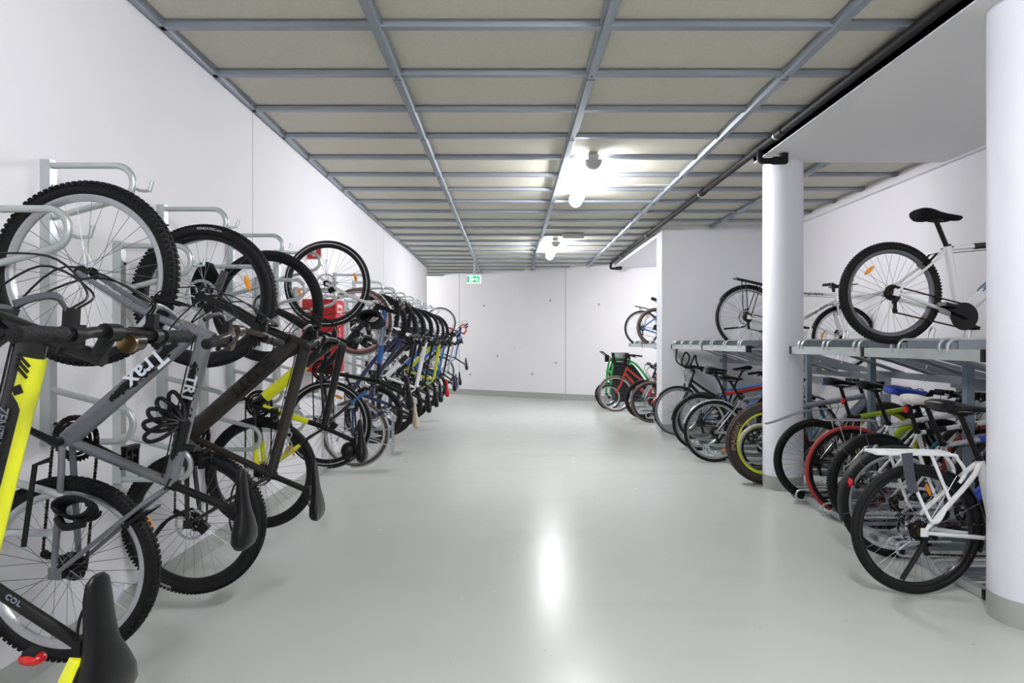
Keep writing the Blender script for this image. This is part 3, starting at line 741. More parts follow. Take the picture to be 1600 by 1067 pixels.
# exit sign
GRN = mat('exit_green', (10, 150, 90), .4, emit=(20, 190, 120), es=.35); WHT = mat('exit_white', (245, 255, 250), .4, emit=(215, 255, 235), es=.9)
rt = tag(empty('exit_sign', (-.77, 14.0, 2.72)), 'lit green exit sign with white running figure hanging before the far wall', 'exit sign')
q = MB(); q.box((0, .02, 0), (.29, .045, .165), m=WHT); q.build('case', None, rt)
q = MB(); q.box((-.015, -.006, 0), (.262, .006, .142), m=GRN); q.build('green_panel', None, rt)
q = MB()
q.box((-.07, -.011, .0), (.07, .004, .10), m=WHT); q.tube([(-.015, -.011, 0), (.035, -.011, 0)], .011, 6, m=WHT)   # door and arrow shaft
q.prism([(-.035, 0), (-.010, .03), (-.010, -.03)], -.013, -.009, m=WHT)
q.ball((.06, -.011, .035), (.010, .003, .010), WHT, 8, 6); q.tube([(.055, -.011, .022), (.065, -.011, -.01), (.045, -.011, -.045)], .007, 5, m=WHT); q.tube([(.065, -.011, -.01), (.09, -.011, -.04)], .007, 5, m=WHT); q.tube([(.035, -.011, .005), (.058, -.011, .015), (.085, -.011, .0)], .006, 5, m=WHT)
o = q.build('pictogram', None, rt); o['label'] = 'white running figure, arrow and door'
q = MB(); q.box((0, .02, .215), (.05, .03, .27), m=CAP); q.build('bracket', None, rt)
# fire cabinet and its sign
RED = mat('fire_red_paint', (196, 22, 28), .35, var=.05)
rt = tag(empty('fire_cabinet', (-1.78, 6.12, 1.065)), 'red metal fire extinguisher cabinet on the left wall behind the bicycles', 'fire cabinet')
q = MB(); q.box((0, 0, .345), (.30, .31, .69), m=RED); q.build('cabinet_body', None, rt)
q = MB(); q.box((.154, 0, .345), (.012, .30, .67), m=RED); q.build('door', None, rt)
q = MB(); q.box((.163, -.02, .60), (.004, .17, .09), m=mat('door_label', (235, 205, 205), .5)); q.box((.166, -.02, .60), (.002, .12, .03), m=RED); q.build('door_label', None, rt)
q = MB(); q.tube([(.16, -.11, .32), (.185, -.11, .32), (.185, -.11, .42), (.16, -.11, .42)], .006, 6, m=CHR); q.build('handle', None, rt)
rt = tag(empty('fire_sign', (-1.86, 6.1, 2.21)), 'small red and white fire sign on the left wall above the red cabinet', 'sign')
q = MB(); q.box((0, 0, 0), (.14, .004, .14), m=mat('sign_cream', (225, 215, 190), .5)); q.build('sign_plate', None, rt)
q = MB(); q.box((-.04, -.003, 0), (.045, .002, .12), m=RED); q.box((.038, -.003, .0), (.045, .002, .12), m=RED); q.box((0, -.003, -.05), (.05, .002, .02), m=RED); q.build('red_symbol', None, rt)
# ------------------------------------------------------------------ wall racks: post with an upper and a lower loop, alternately set high and low
def rack_meshes():
    if 'rack' in WC: return WC['rack']
    H = 1.18; p = MB(); hw = .021
    p.ringloft([[V((a, c, z)) for a, c in ((0, -hw), (.042, -hw), (.042, hw), (0, hw), (0, hw-.004), (.038, hw-.004), (.038, -hw+.004), (0, -hw+.004))] for z in (0, H)], m=GALV)
    post = p.mesh('post')
    def loop(sgn, z0):
        R_ = .072; xs = .30; c = V((xs, 0, z0-sgn*R_))
        pts = [V((.04, 0, z0)), V((.16, 0, z0))]+[V((c.x+R_*math.sin(math.radians(a)), 0, c.z+sgn*R_*math.cos(math.radians(a)))) for a in range(0, 171, 10)]
        pts += [V((.04, 0, z0-sgn*.215))]
        m = MB(); m.tube(pts, .0135, 12, m=GALV); return m
    up = loop(1, H-.022).mesh('upper_loop'); low = loop(-1, .015).mesh('lower_loop')
    h = MB(); h.tube(smooth([(.365, 0, H-.10), (.375, .03, H-.115), (.385, .065, H-.112), (.392, .085, H-.105)], 4), .0065, 8, m=GALV); h.tube([(.392, .085, H-.11), (.402, .09, H-.065)], .0085, 8, m=GALV)
    hk = h.mesh('hook')
    q = MB()
    q.tube([(.040, 0, 0), (.047, 0, 0)], .011, 6, m=ALU); q.tube([(.046, 0, 0), (.056, 0, 0)], .006, 8, m=DARKM)
    WC['rack'] = (post, up, low, hk, q.mesh('bolt'), H); return WC['rack']
def wall_rack(y, z0, lab):
    post, up, low, hk, bo, H = rack_meshes()
    rt = tag(empty('wall_bike_rack', (-1.93, y, z0)), lab, 'bike rack', 'wall racks along the left wall')
    for nm, me in (('post', post), ('upper_loop', up), ('lower_loop', low), ('hook', hk)): link(nm, me, rt)
    for z in (.09, H-.11): link('bolt', bo, rt, M4.Translation((0, 0, z)))
LOWN = ['yellow and black bicycle at the left edge', 'grey mountain bicycle', 'dark brown mountain bicycle', 'black and yellow bicycle', '', '', 'navy step-through bicycle', 'black bicycle after the navy one', 'white-framed hanging bicycle', 'black bicycle behind the white-framed one', 'lime-framed hanging bicycle', 'blue hanging bicycle', 'dark hanging bicycle past the blue one', 'hanging bicycle third from the far end']
for k in range(14):
    lab = 'galvanised wall rack, low-set, holding the '+LOWN[k] if LOWN[k] else ('empty low-set galvanised wall rack just before the red cabinet' if k == 4 else 'empty low-set galvanised wall rack beside the red cabinet')
    wall_rack(1.39+.87*k, .67, lab)
HI = ['empty high-set galvanised wall rack beside the yellow and black bicycle', 'empty high-set galvanised wall rack above the grey mountain bicycle wheel', 'empty high-set galvanised wall rack behind the brown mountain bicycle', 'empty high-set galvanised wall rack behind the black and yellow bicycle', 'high-set galvanised wall rack holding the white and blue bicycle']
for k in range(15):
    if k == 5: continue
    lab = HI[k] if k < 5 else ('high-set galvanised wall rack holding the farthest hanging bicycle with red bars' if k == 14 else ('empty high-set galvanised wall rack, '+['first', 'second', 'third', 'fourth', 'fifth', 'sixth', 'seventh', 'eighth', 'ninth'][k-6]+' one beyond the white and blue bicycle'))
    wall_rack(1.78+.87*k, .93, lab)
# ------------------------------------------------------------------ double-deck racks on the right
def hoop_pair(par, x, z, dx=.30, r=.048, gap=.036, name='wheel_hoop', xf=None, slope=0):
    for s_ in (-1, 1):
        a = [V((x+dx, s_*gap*1.05, z+r-dx*slope)), V((x+r, s_*gap, z+r))]+[V((x+r-r*math.sin(math.radians(t)), s_*gap, z+r*math.cos(math.radians(t)))) for t in range(15, 181, 15)]+[V((x+dx*.8, s_*gap*1.05, z-r-dx*slope*.8))]
        m = MB(); m.tube(a, .0085, 8, m=GALV); m.build(name, None, par, xf)
def deck_rack(ys, lab, y0, y1, xo=0., group=None, posts=()):
    yc = (y0+y1)/2; rt = tag(empty('double_deck_rack', (2.42+xo, yc, 0)), lab, 'bike rack')
    L_ = y1-y0
    b = MB(); b.box((.03, 0, 1.285), (.045, L_, .062), m=GALV); b.build('front_beam', None, rt)
    for s_ in [-1, 1]+([0] if L_ > 2 else []):
        b = MB(); b.box((.028, s_*(L_/2), 1.285), (.052, .03, .068), m=BLK); b.build('beam_end_cap', None, rt)
    b = MB(); b.box((1.45, 0, .985), (.06, L_, .06), m=GALVD); b.build('rear_beam', None, rt)
    b = MB(); b.box((.75, 0, 1.08), (.05, L_, .05), m=GALVD); b.build('middle_beam', None, rt)
    for py in posts:
        b = MB(); b.box((.66, py-yc, .62), (.05, .05, 1.24), m=mat('blue_grey_post', (120, 134, 146), .45, .5)); b.build('post', None, rt)
        b = MB(); b.box((1.45, py-yc, .48), (.07, .07, .96), m=GALVD); b.build('post', None, rt)
        b = MB(); b.box((.75, py-yc, .02), (1.5, .06, .04), m=GALVD); b.build('foot', None, rt)
    tm = 'tray'
    def tray():
        m = MB(); prof = lambda t: (t, 1.325 if t < .30 else 1.325-(t-.30)*.26)
        path = [prof(t) for t in (.02, .3, .6, 1.0, 1.50)]
        rings = []
        for x, z in path:
            rings.append([V((x, y, z+h)) for y, h in ((-.036, .03), (-.033, .03), (-.030, -.012), (.030, -.012), (.033, .03), (.036, .03), (.033, -.017), (-.033, -.017))])
        m.ringloft(rings, m=GALVD)
        for s_ in (-1, 1): m.ringloft([[V((x, s_*.037, 1.335-.02)), V((x, s_*.040, 1.335-.02)), V((x, s_*.040, zt)), V((x, s_*.037, zt))] for x, zt in ((.06, 1.372), (.50, 1.368), (.66, 1.32))], m=GALVD)
        return m.mesh('tray')
    def strut():
        m = MB()
        for s_ in (-1, 1): m.tube([(.35, s_*.03, 1.27), (1.05, s_*.03, 1.03)], .011, 6, m=GALVD)
        return m.mesh('support_arm')
    def rear_hoop():
        m = MB()
        m.tube([(1.05, -.035, 1.13), (1.12, -.035, 1.44)]+[V((1.13+.00, -.035*math.cos(math.radians(a)), 1.44+.04*math.sin(math.radians(a)))) for a in range(20, 161, 20)]+[(1.12, .035, 1.44), (1.05, .035, 1.13)], .0075, 8, m=GALV)
        return m.mesh('front_wheel_holder')
    for y in ys:
        t = link('tray', misc_mesh('tray', tray), rt, M4.Translation((0, y-yc, 0)))
        link('support_arm', misc_mesh('strut', strut), t); link('front_wheel_holder', misc_mesh('rhoop', rear_hoop), t)
        hoop_pair(t, 0, 1.325)
    return rt
deck_rack([3.66, 4.12, 4.58, 5.03, 5.46], 'galvanised two-tier bicycle rack between the two round columns', 3.36, 5.66, .06, posts=(4.38, 5.55))
deck_rack([6.69, 7.15, 7.62, 8.07, 8.5, 8.93, 9.32], 'galvanised two-tier bicycle rack between the farther column and the partition wall', 6.5, 9.5, -.02, posts=(6.55, 9.1))
deck_rack([10.5, 10.95, 11.35, 11.8, 12.3, 12.65], 'galvanised two-tier bicycle rack beyond the partition wall', 10.35, 12.85, -.02, posts=(11.6,))
def floor_rack(ys, lab, x=2.42):
    y0, y1 = min(ys)-.25, max(ys)+.2; rt = tag(empty('floor_wheel_rack', (x, (y0+y1)/2, 0)), lab, 'bike rack'); yc = (y0+y1)/2
    b = MB(); b.box((.10, 0, .028), (.05, y1-y0, .045), m=GALV); b.build('floor_rail', None, rt)
    b = MB(); b.box((.10, -(y1-y0)/2, .028), (.054, .02, .05), m=BLK); b.build('rail_end_cap', None, rt)
    b = MB(); b.box((1.30, 0, .028), (.05, y1-y0, .045), m=GALVD); b.build('floor_rail', None, rt)
    def gut():
        m = MB(); m.ringloft([[V((xx, yy, z)) for yy, z in ((-.04, .075), (-.037, .075), (-.034, .052), (.034, .052), (.037, .075), (.04, .075), (.036, .048), (-.036, .048))] for xx in (.08, 1.35)], m=GALVD); return m.mesh('wheel_gutter')
    for y in ys:
        g = link('wheel_gutter', misc_mesh('gutter', gut), rt, M4.Translation((0, y-yc, 0)))
        hoop_pair(g, 0, .062, dx=.34, r=.045, gap=.045)
floor_rack([3.62, 4.05, 4.6, 5.0, 5.45], 'low galvanised floor rack under the nearest bicycles on the right', 2.42)
floor_rack([6.65, 7.3, 7.75, 8.15, 8.8], 'low galvanised floor rack between the farther column and the partition', 2.36)
floor_rack([10.7, 11.3, 11.9], 'low galvanised floor rack beyond the partition', 2.40)
# ------------------------------------------------------------------ hanging bicycles on the left: forward is up, saddle side faces the aisle
def graphic(fr, A, B, r, t0, t1, n_, m, side=1, off=.9, sz=.006):
    """printed speckle pattern on one side of a tube"""
    d = (B-A).normalized(); s_ = V((0, side, 0)); upv = s_.cross(d); g = MB()
    for i in range(n_):
        t = random.uniform(t0, t1); k = 1-abs((t-(t0+t1)/2)/((t1-t0)/2)); a = random.gauss(0, .35)*(.35+k)
        if abs(a) > 1.1: continue
        p = A.lerp(B, t)+s_*math.cos(a)*(r+.0006)+upv*math.sin(a)*(r+.0006)
        rot = M4((d, (upv*math.cos(a)-s_*math.sin(a)), (s_*math.cos(a)+upv*math.sin(a)))).transposed()
        g.box(p, (random.uniform(.5, 2.2)*sz, random.uniform(.5, 1.3)*sz, .0012), m=m, rot=rot)
    o = g.build('printed_graphic', None, fr); return o
def part(root, nm): return [c for c in root.children if c.name.split('.')[0] == nm][0]
def hang(name, label, y, r, f, **kw):
    rear = V((r[0], y, r[1])); front = V((f[0], y, f[1])); d = front-rear
    k = dict(rim=ALU); k.update(kw)
    return bike(name, label, 'bicycle', rear, d, (1, 0, 0), d.length, **k)
FEND = mat('satin_black_fender', (16, 16, 18), .5, var=.15)
YEL = paint('acid_yellow', (222, 226, 22)); GREYF = paint('grey', (112, 114, 120), .32, .35); BROWN = paint('brown_black', (33, 27, 23), .4)
BLKF = paint('black', (9, 9, 11)); WHITE = paint('white', (226, 226, 228)); NAVY = paint('navy', (26, 34, 84)); BLUE = paint('blue', (22, 96, 168))
LIME = paint('lime', (196, 204, 30)); SILV = paint('silver', (168, 170, 174), .3, .5); REDF = paint('red', (186, 34, 30)); SKY = paint('sky_blue', (94, 146, 206)); TEAL = paint('teal', (40, 96, 112)); GREEN = paint('green', (40, 168, 72))
DGREY = paint('dark_grey', (62, 64, 70)); LILAC = paint('pale_grey', (146, 150, 160), .35, .2); ROYAL = paint('royal_blue', (24, 66, 178))
TXW = mat('white_lettering', (214, 220, 232), .5); TXG = mat('grey_lettering', (120, 128, 140), .5); TXB = mat('black_lettering', (16, 16, 18), .5); TXD = mat('dark_lettering', (12, 10, 9), .4)
# nearest: black and yellow
b0 = hang('bicycle', 'black bicycle with yellow top tube stripe at the lower left corner, nearest of all', 1.47, (-1.66, .565), (-1.60, 1.62),
    col=BLKF, R=.345, tw=.055, tread='knob', head=72, fl=.46, fork='susp', stan=BLKF, forkcol=BLKF, barz=.125, stem=.065, rise=.02, back=.0, bw=.31, bell=-.08, sc=(.28, .43), sad=(.155, .71), textsx=.72, textb=.0004, sadlen=.32, sadw=.25,
    sadside=YEL, tt=.032, ttell=(.8, 1.15), dt=.034, disc=True, vbrake=False, cables=4, texts=(('tt', .60, 'ZENITH 10', .033, TXG, -.004),), refl_rear=((ORG, 80),), taillight=(.10, 0, .56), levm=DGREY, hl=.13, bands=(), crank=20)
fr = part(b0, 'frame'); hb_ = V((.842, 0, .52)); sc_ = V((.28, 0, .415)); dd = (hb_-sc_).normalized(); nn = V((-dd.z, 0, dd.x))
o = rod(fr, 'paint_band', [sc_+nn*.024, sc_.lerp(hb_, .70)+nn*.024, sc_.lerp(hb_, .76)+nn*.013, hb_-dd*.05+nn*.013], [.019, .019, .030, .030], YEL, 12, ell=(.9, .95)); o['label'] = 'acid yellow stripe'
g = MB()
for i in range(3):
    p = sc_.lerp(hb_, .90)-dd*.013*i+V((0, .0275, 0))+nn*.012; g.box(p, (.006, .003, .04), m=TXB, rot=M4.Rotation(-math.atan2(dd.z, dd.x)-.6, 3, 'Y'))
p = sc_.lerp(hb_, .78)+V((0, .0275, 0))+nn*.014; g.box(p, (.02, .003, .02), m=TXB, rot=M4.Rotation(.4, 3, 'Y'))
g.build('printed_graphic', None, fr)
po = part(b0, 'seatpost'); mt = M4((V((-.47, 0, .88)), V((-.88, 0, -.47)), V((0, 1, 0)))).transposed().to_4x4(); mt.translation = V((.235, .0165, .52)); link('lettering', text_mesh('cor', .03, m=TXG), po, mt)
# grey Trax
b1 = hang('bicycle', 'grey mountain bicycle with white Trax lettering hung second from the left edge', 2.30, (-1.588, .544), (-1.52, 1.604),
    col=GREYF, forkcol=GREYF, R=.33, tw=.052, tread='knob', dt=.033, tt=.029, dtell=(.85, 1.05), st=.018, bb=(.46, -.03), sc=(.325, .365), sad=(.27, .615), barz=.06, rise=.045, stem=.06, bw=.32, sadlen=.28, sadw=.16,
    texts=(('dt', .66, 'Trax', .088, TXW, .0), ('tt', .65, 'TR1', .055, TXW, .0)), refl_rear=((CLR, 113),), railm=DARKM, crank=-115, textb=.0015, kickpts=[(.40, .05, -.05), (.38, .07, -.09), (.10, .085, -.10)], barmat=mat('bronze_bar', (72, 62, 54), .3, .6), steer=0, hl=.11, cables=4, ring=.082)
fr = part(b1, 'frame'); wb1 = 1.062; h = math.radians(71); u_ = V((-math.cos(h), 0, math.sin(h))); hbq = V((wb1, 0, 0))+u_*.40+V((-math.sin(h), 0, -math.cos(h)))*.04
graphic(fr, V((.46, 0, -.03)), hbq+u_*.035, .028, .38, .90, 900, TXB); graphic(fr, V((.325, 0, .35)), hbq+u_*.08, .0285, .18, .82, 600, TXB)
# dark brown
b2 = hang('bicycle', 'dark brown mountain bicycle with disc brakes hung behind the grey Trax one', 3.20, (-1.575, .459), (-1.524, 1.587),
    col=BROWN, R=.357, tw=.058, tread='fine', rim=BLKF, fork='susp', stan=BLKF, forkcol=BLKF, disc=True, vbrake=False, dt=.040, tt=.030, dtell=(.8, 1.1), sc=(.25, .385), sad=(.20, .60), sadcut=True, fl=.47, barz=.03, stem=.06, rise=.02, bw=.33,
    texts=(('dt', .62, 'SCOTT', .085, TXD, 0),), refl_front=((ORG, 71),), refl_rear=((ORG, -98),), crank=60, kick=BLK, cables=4, sadlen=.29, crankm=DGREY)
# black and yellow
b3 = hang('bicycle', 'black bicycle with bright yellow frame panels and saddle bag, behind the dark brown one', 4.07, (-1.577, .527), (-1.537, 1.584),
    col=BLKF, R=.357, tw=.052, rim=BLKF, fork='susp', stan=BLKF, forkcol=BLKF, disc=True, vbrake=False, dt=.034, tt=.026, sc=(.30, .40), sad=(.24, .625), fl=.44, bag=True,
    bands=(('dt', .12, .62, YEL), ('cs', .55, .9, YEL), ('ss', .35, .75, YEL), ('st', .10, .75, YEL)), crank=75, bw=.31)
# white and blue, hung high
b4 = hang('bicycle', 'white and blue bicycle with reflective-striped tyres hung higher than its neighbours before the red cabinet', 5.20, (-1.48, .693), (-1.48, 1.829),
    col=BLKF, forkcol=WHITE, R=.352, tw=.042, rim=BLKF, stripe=mat('reflective_band', (190, 190, 192), .4, .3), disc=True, vbrake=False, dt=.026, sc=(.34, .42), sad=(.26, .66), fl=.42,
    bands=(('tt', .25, .98, BLUE), ('tt', .5, .8, WHITE), ('ss', .2, .5, BLUE)), refl_front=((ORG, 77), (ORG, -108)), refl_rear=((ORG, 23),), rfend=BLKF, rf0=180, rf1=60, crank=150, bw=.30, bar='city', bell=-.06)
# navy step-through with brown tyres
b5 = hang('bicycle', 'navy step-through bicycle with brown tyres, silver carrier and tan saddle on the left wall', 6.68, (-1.61, .407), (-1.573, 1.573),
    col=NAVY, forkcol=SILV, frame='step', R=.35, tw=.04, tyre=TYREB, sc=(.30, .36), sad=(.22, .62), sadmat=mat('tan_fur', (176, 164, 142), .95, bump=.4), rfend=SILV, rf0=185, rf1=60, ffend=SILV, carrier=SILV, carr=.005, bar='city', bw=.28, hi=False, kick=SILV, cables=2)
lo = dict(hi=False, cables=2)
FILL = [
 (7.55, (-1.60, .50), (-1.54, 1.58), 'black bicycle hung just beyond the navy step-through one', dict(col=BLKF, dt=.03, fork='susp', stan=BLKF, forkcol=BLKF, rim=BLKF, tw=.055, disc=True, vbrake=False, sad=(.20, .63))),
 (8.42, (-1.60, .46), (-1.55, 1.56), 'bicycle with thick white frame tubes in the middle of the left wall row', dict(col=WHITE, dt=.034, tt=.028, rim=BLKF, tw=.05, fork='susp', forkcol=WHITE, sad=(.21, .62), bands=(('dt', .4, .6, BLKF),), texts=())),
 (9.29, (-1.60, .46), (-1.55, 1.56), 'black bicycle with blue bands hung behind the thick white frame', dict(col=BLKF, dt=.03, rim=BLKF, tw=.056, bands=(('dt', .3, .7, BLUE),), fork='susp', forkcol=BLKF, disc=True)),
 (10.16, (-1.60, .46), (-1.55, 1.56), 'lime yellow mountain bicycle hung towards the far end of the left wall', dict(col=LIME, dt=.028, tt=.026, rim=BLKF, tw=.054, sc=(.30, .40), fork='susp', forkcol=BLKF, sadmat=REDR, sadside=None)),
 (11.03, (-1.60, .48), (-1.55, 1.57), 'blue bicycle with drop bars hung beyond the lime one', dict(col=BLUE, bar='drop', tw=.034, dt=.026, rim=BLKF, sad=(.20, .64))),
 (11.90, (-1.60, .46), (-1.55, 1.56), 'black drop-bar bicycle with navy saddle hung near the wall end', dict(col=BLKF, bar='drop', tw=.034, rim=BLKF, sadmat=NAVY, barmat=BLK)),
 (12.77, (-1.60, .46), (-1.55, 1.56), 'silver bicycle with black flat bars hung near the wall end', dict(col=SILV, tw=.045, rim=BLKF)),
 (14.03, (-1.55, .70), (-1.52, 1.77), 'farthest hanging bicycle, a thin-tyred racer with red bars and red fork', dict(col=BLUE, forkcol=REDF, bar='drop', barmat=REDF, tw=.028, rim=ALU, vbrake=False)),
]
for y, r, f, lab, k in FILL:
    kk = dict(lo, lean=random.uniform(-5, 5), steer=random.uniform(-9, 9), bw=random.choice((.28, .31, .34)), barz=random.uniform(.03, .09)); kk.update(k); hang('bicycle', lab, y, r, f, **kk)
# ------------------------------------------------------------------ bicycles on the right
def stand(label, y, x, rz=0, wb=1.07, out='rear', tilt=0, z=None, hz=None, **kw):
    R = kw.get('R', .345)
    t = math.radians(tilt)
    if out == 'rear': fwd = V((math.cos(t), 0, -math.sin(t))); rear = V((x, y, z if z else R)); side = -1
    else: fwd = V((-math.cos(t), 0, math.sin(t))); rear = V((x, y, z if z else R))-fwd*wb; side = 1
    fwd = M4.Rotation(math.radians(rz), 3, 'Z') @ fwd
    kw.setdefault('side', side)
    return bike('bicycle', label, 'bicycle', rear, fwd, (0, 0, 1), wb, **kw)
RACKZ = .0
CARW = mat('white_carrier_paint', (230, 230, 232), .35, var=.06, scale=30)
STRAP = mat('patterned_strap', (70, 70, 82), .7, var=.7, scale=160)
stand('white low-step city bicycle with white carrier and flat rear tyre, nearest on the right', 3.45, 2.19, col=WHITE, frame='step', R=.35, tw=.044, rim=BLKF, tread='plain', rfend=FEND, rf0=60, rf1=-20,
      carrier=CARW, carr=.0095, carstyle='loop', ssr=.013, carx=(-.24, .17), cartop=.415, strap=STRAP, sad=(.26, .655), sadlen=.30, sadw=.22, sc=(.345, .37), stripe=None, refl_rear=(), disc=True, vbrake=False, kickpts=[(0, -.07, -.05), (-.04, -.085, -.10), (-.13, -.09, -.24)], kickr=.013, dt=.022, st=.022, crank=10, bar='city', wb=1.10)
stand('silver and blue bicycle with black rear fender and white fur saddle', 4.05, 2.44, col=SILV, R=.345, tw=.05, rim=ALU, tread='fine', rfend=FEND, rf0=200, rf1=50, bands=(('dt', .15, .75, ROYAL), ('tt', .4, .8, ROYAL)),
      texts=(('dt', .45, 'P', .05, TXW, 0),), sadmat=mat('white_fur', (212, 208, 204), .95, var=.15, scale=70, bump=.6), sad=(.22, .64), sadlen=.30, refl_rear=((ORG, 185), (ORG, 20)), taillight=(-.30, -.03, .13), dt=.03, fork='susp', bw=.31, crank=50, barz=.08)
stand('white and black bicycle with blue and white saddle standing behind the fur-saddled one', 4.6, 2.63, col=WHITE, R=.345, tw=.052, rim=BLKF, tread='fine', bands=(('dt', .2, .95, BLKF), ('tt', .1, .35, BLKF)), texts=(('tt', .62, 'CONOR', .035, TXD, 0),),
      sadmat=ROYAL, sadside=WHITE, sad=(.24, .66), sadlen=.29, refl_rear=((ORG, 200),), taillight=(.22, 0, .53), dt=.028, fork='susp', forkcol=BLKF, rfend=FEND, rf0=140, rf1=60, disc=True, crank=10, barz=.08)
stand('bicycle with bright red rear tyre and white seat tube in the right-hand row', 5.0, 2.66, col=WHITE, R=.352, tw=.032, tyre=TYRER, rim=BLKF, rimdepth=.03, bands=(('dt', .1, .9, BLKF), ('dt', .3, .6, paint('cyan', (40, 170, 215)))), sad=(.22, .66), vbrake=True, crank=70, refl_rear=(), bar='flat', barz=.06,
      carrier=ALU, carr=.004)
stand('black bicycle with lime stripes and a long clip-on grey mudguard beside the middle column', 5.45, 2.60, col=BLKF, R=.352, tw=.052, rim=BLKF, bands=(('tt', .15, .85, paint('yellow_green', (170, 200, 40))), ('dt', .5, .85, paint('yellow_green', (170, 200, 40)))), clipfend=mat('grey_mudguard', (92, 94, 98), .4), disc=True, vbrake=False,
      sad=(.24, .66), sadside=SKY, taillight=(.24, 0, .50), fork='susp', forkcol=BLKF, dt=.032, tt=.018, crank=130)
# between column and partition
fat = stand('fat-tyred bicycle with yellow-green rim stripe just left of the middle column', 6.12, 2.46, col=LILAC, R=.39, tw=.10, rim=LIME, tyre=mat('dusty_brown_rubber', (62, 52, 47), .75, var=.25, scale=60), tread='knob', dt=.045, tt=.026, fork='rigid', disc=True, vbrake=False, sad=(.25, .62), sc=(.30, .36), bb=(.44, -.07), crank=10, wb=1.12)
stand('small-wheeled bicycle with whitewall tyres behind the fat-tyred one', 6.66, 2.62, wb=.80, col=TEAL, R=.255, tw=.05, tyre=TYREW, rim=BLKF, bb=(.33, .0), sc=(.24, .34), sad=(.18, .52), fl=.30, ring=.06, refl_rear=((ORG, 80),), frame='single', bar='city', bw=.24, hi=False, texts=())
stand('silver-fendered bicycle with green and teal frame tubes left of the fat-tyred one', 7.22, 2.31, col=SILV, R=.348, tw=.042, rfend=SILV, rf0=165, rf1=50, carrier=None, sad=(.2, .60), taillight=None, bands=(('dt', .2, .8, GREEN), ('tt', .4, .9, TEAL)), hi=False, refl_rear=((ORG, -60),))
stand('dark bicycle with black fender and red top tube in the row before the partition', 8.0, 2.38, col=BLKF, R=.348, tw=.045, rfend=FEND, rf0=175, rf1=50, ffend=FEND, bands=(('tt', 0, 1, REDF),), sad=(.22, .66), sadw=.2, hi=False, bar='city', rim=ALU)
stand('black city bicycle standing front wheel out beside the partition wall', 9.28, 2.44, out='front', col=BLKF, frame='step', R=.352, tw=.038, ffend=FEND, ff0=40, ff1=130, bar='city', bw=.27, sad=(.2, .62), rfend=FEND, hi=False, wb=1.12, barz=.10, stem=.03, stripe=mat('reflective_band', (190, 190, 192), .4, .3))
stand('blue bicycle with pale saddle mostly hidden in the row before the partition', 8.65, 2.60, col=SKY, R=.34, tw=.045, hi=False, sad=(.2, .6), fork='susp', forkcol=DGREY)
# beyond the partition
stand('bicycle with brown tyre just beyond the partition wall', 10.7, 2.37, col=REDF, R=.35, tw=.045, tyre=TYREB, rim=BLKF, hi=False, disc=True)
stand('black-tyred bicycle with silver suspension fork, front wheel out beyond the partition', 11.3, 2.36, out='front', col=BLKF, fork='susp', forkcol=SILV, R=.345, tw=.055, rim=BLKF, hi=False, ffend=None, rise=.05, cables=4, steer=10)
stand('red step-through city bicycle with black wire basket by the far wall', 12.45, 2.06, out='front', col=REDF, frame='step', R=.352, tw=.045, tyre=TYREB, basket=True, bar='city', bw=.27, hi=False, wb=1.10, barz=.17, stem=.03, hl=.16, dt=.026, rz=2)
# upper deck
stand('white mountain bicycle with sky blue down tube on the upper tier between the columns', 4.12, 2.45, tilt=12.3, z=1.672, wb=1.06, col=WHITE, R=.325, tw=.052, tread='knob', rim=mat('dark_rim', (100, 101, 106), .35, .5), dt=.034, st=.023, tt=.018, bb=(.466, -.054), sc=(.298, .372), sad=(.21, .555), sadtilt=12, sadlen=.30, sadw=.18, sadmat=mat('black_cloth_cover', (8, 8, 9), .95),
      bands=(('tt', .30, 1, BLKF), ('dt', .35, .95, SKY)), refl_rear=((ORG, 145),), sadthick=1.3, fl=.50, hl=.10, ringdisc=True, bottle='cage', crank=-170, ring=.075, crankm=BLK, cables=1)
stand('white trekking bicycle with black lettering on the upper tier behind the middle column', 7.15, 2.65, tilt=12, z=1.63, wb=1.10, col=WHITE, R=.352, tw=.042, rim=ALU, dt=.028, texts=(('tt', .55, 'Univega alpina', .05, TXB, 0), ('dt', .62, 'Univega alpina', .05, TXB, 0)), carrier=BLKG, carr=.006, rfend=FEND, rf0=160, rf1=60, ffend=FEND, ff0=35, ff1=175,
      disc=True, vbrake=False, refl_front=((ORG, 187),), kick=BLK, kx=-.19, sad=(.2, .66), fork='susp', forkcol=WHITE, crank=-20)
stand('dark brown-tyred bicycle on the upper tier, right of the pair beyond the partition', 11.3, 2.59, tilt=12, z=1.61, col=DGREY, R=.35, tw=.05, tyre=TYREB, rim=BLKF, hi=False, refl_rear=((ORG, 140),), dt=.02)
stand('black bicycle with rear rack on the upper tier, left of the pair beyond the partition', 12.55, 2.60, tilt=12, z=1.62, col=BLUE, R=.35, tw=.042, rim=ALU, hi=False, carrier=BLKG, refl_rear=((ORG, 280),))
# ------------------------------------------------------------------ loose things
def coil_lock(c, r, turns, spread, m, label, axis=(0, 1, 0), tubr=.006, name='cable_lock'):
    c = V(c); o_ = MB(); pts = []
    for i in range(turns*14+1):
        a = 2*PI*i/14; t = i/(turns*14)-.5
        pts.append(c+V((r*(1+.12*math.sin(3*a*.31))*math.cos(a)+.02*t, spread*t, r*.55*math.sin(a)-.03*t)))
    o_.tube(pts, tubr, 8, m=m); return tag(o_.build(name), label, 'bike lock')
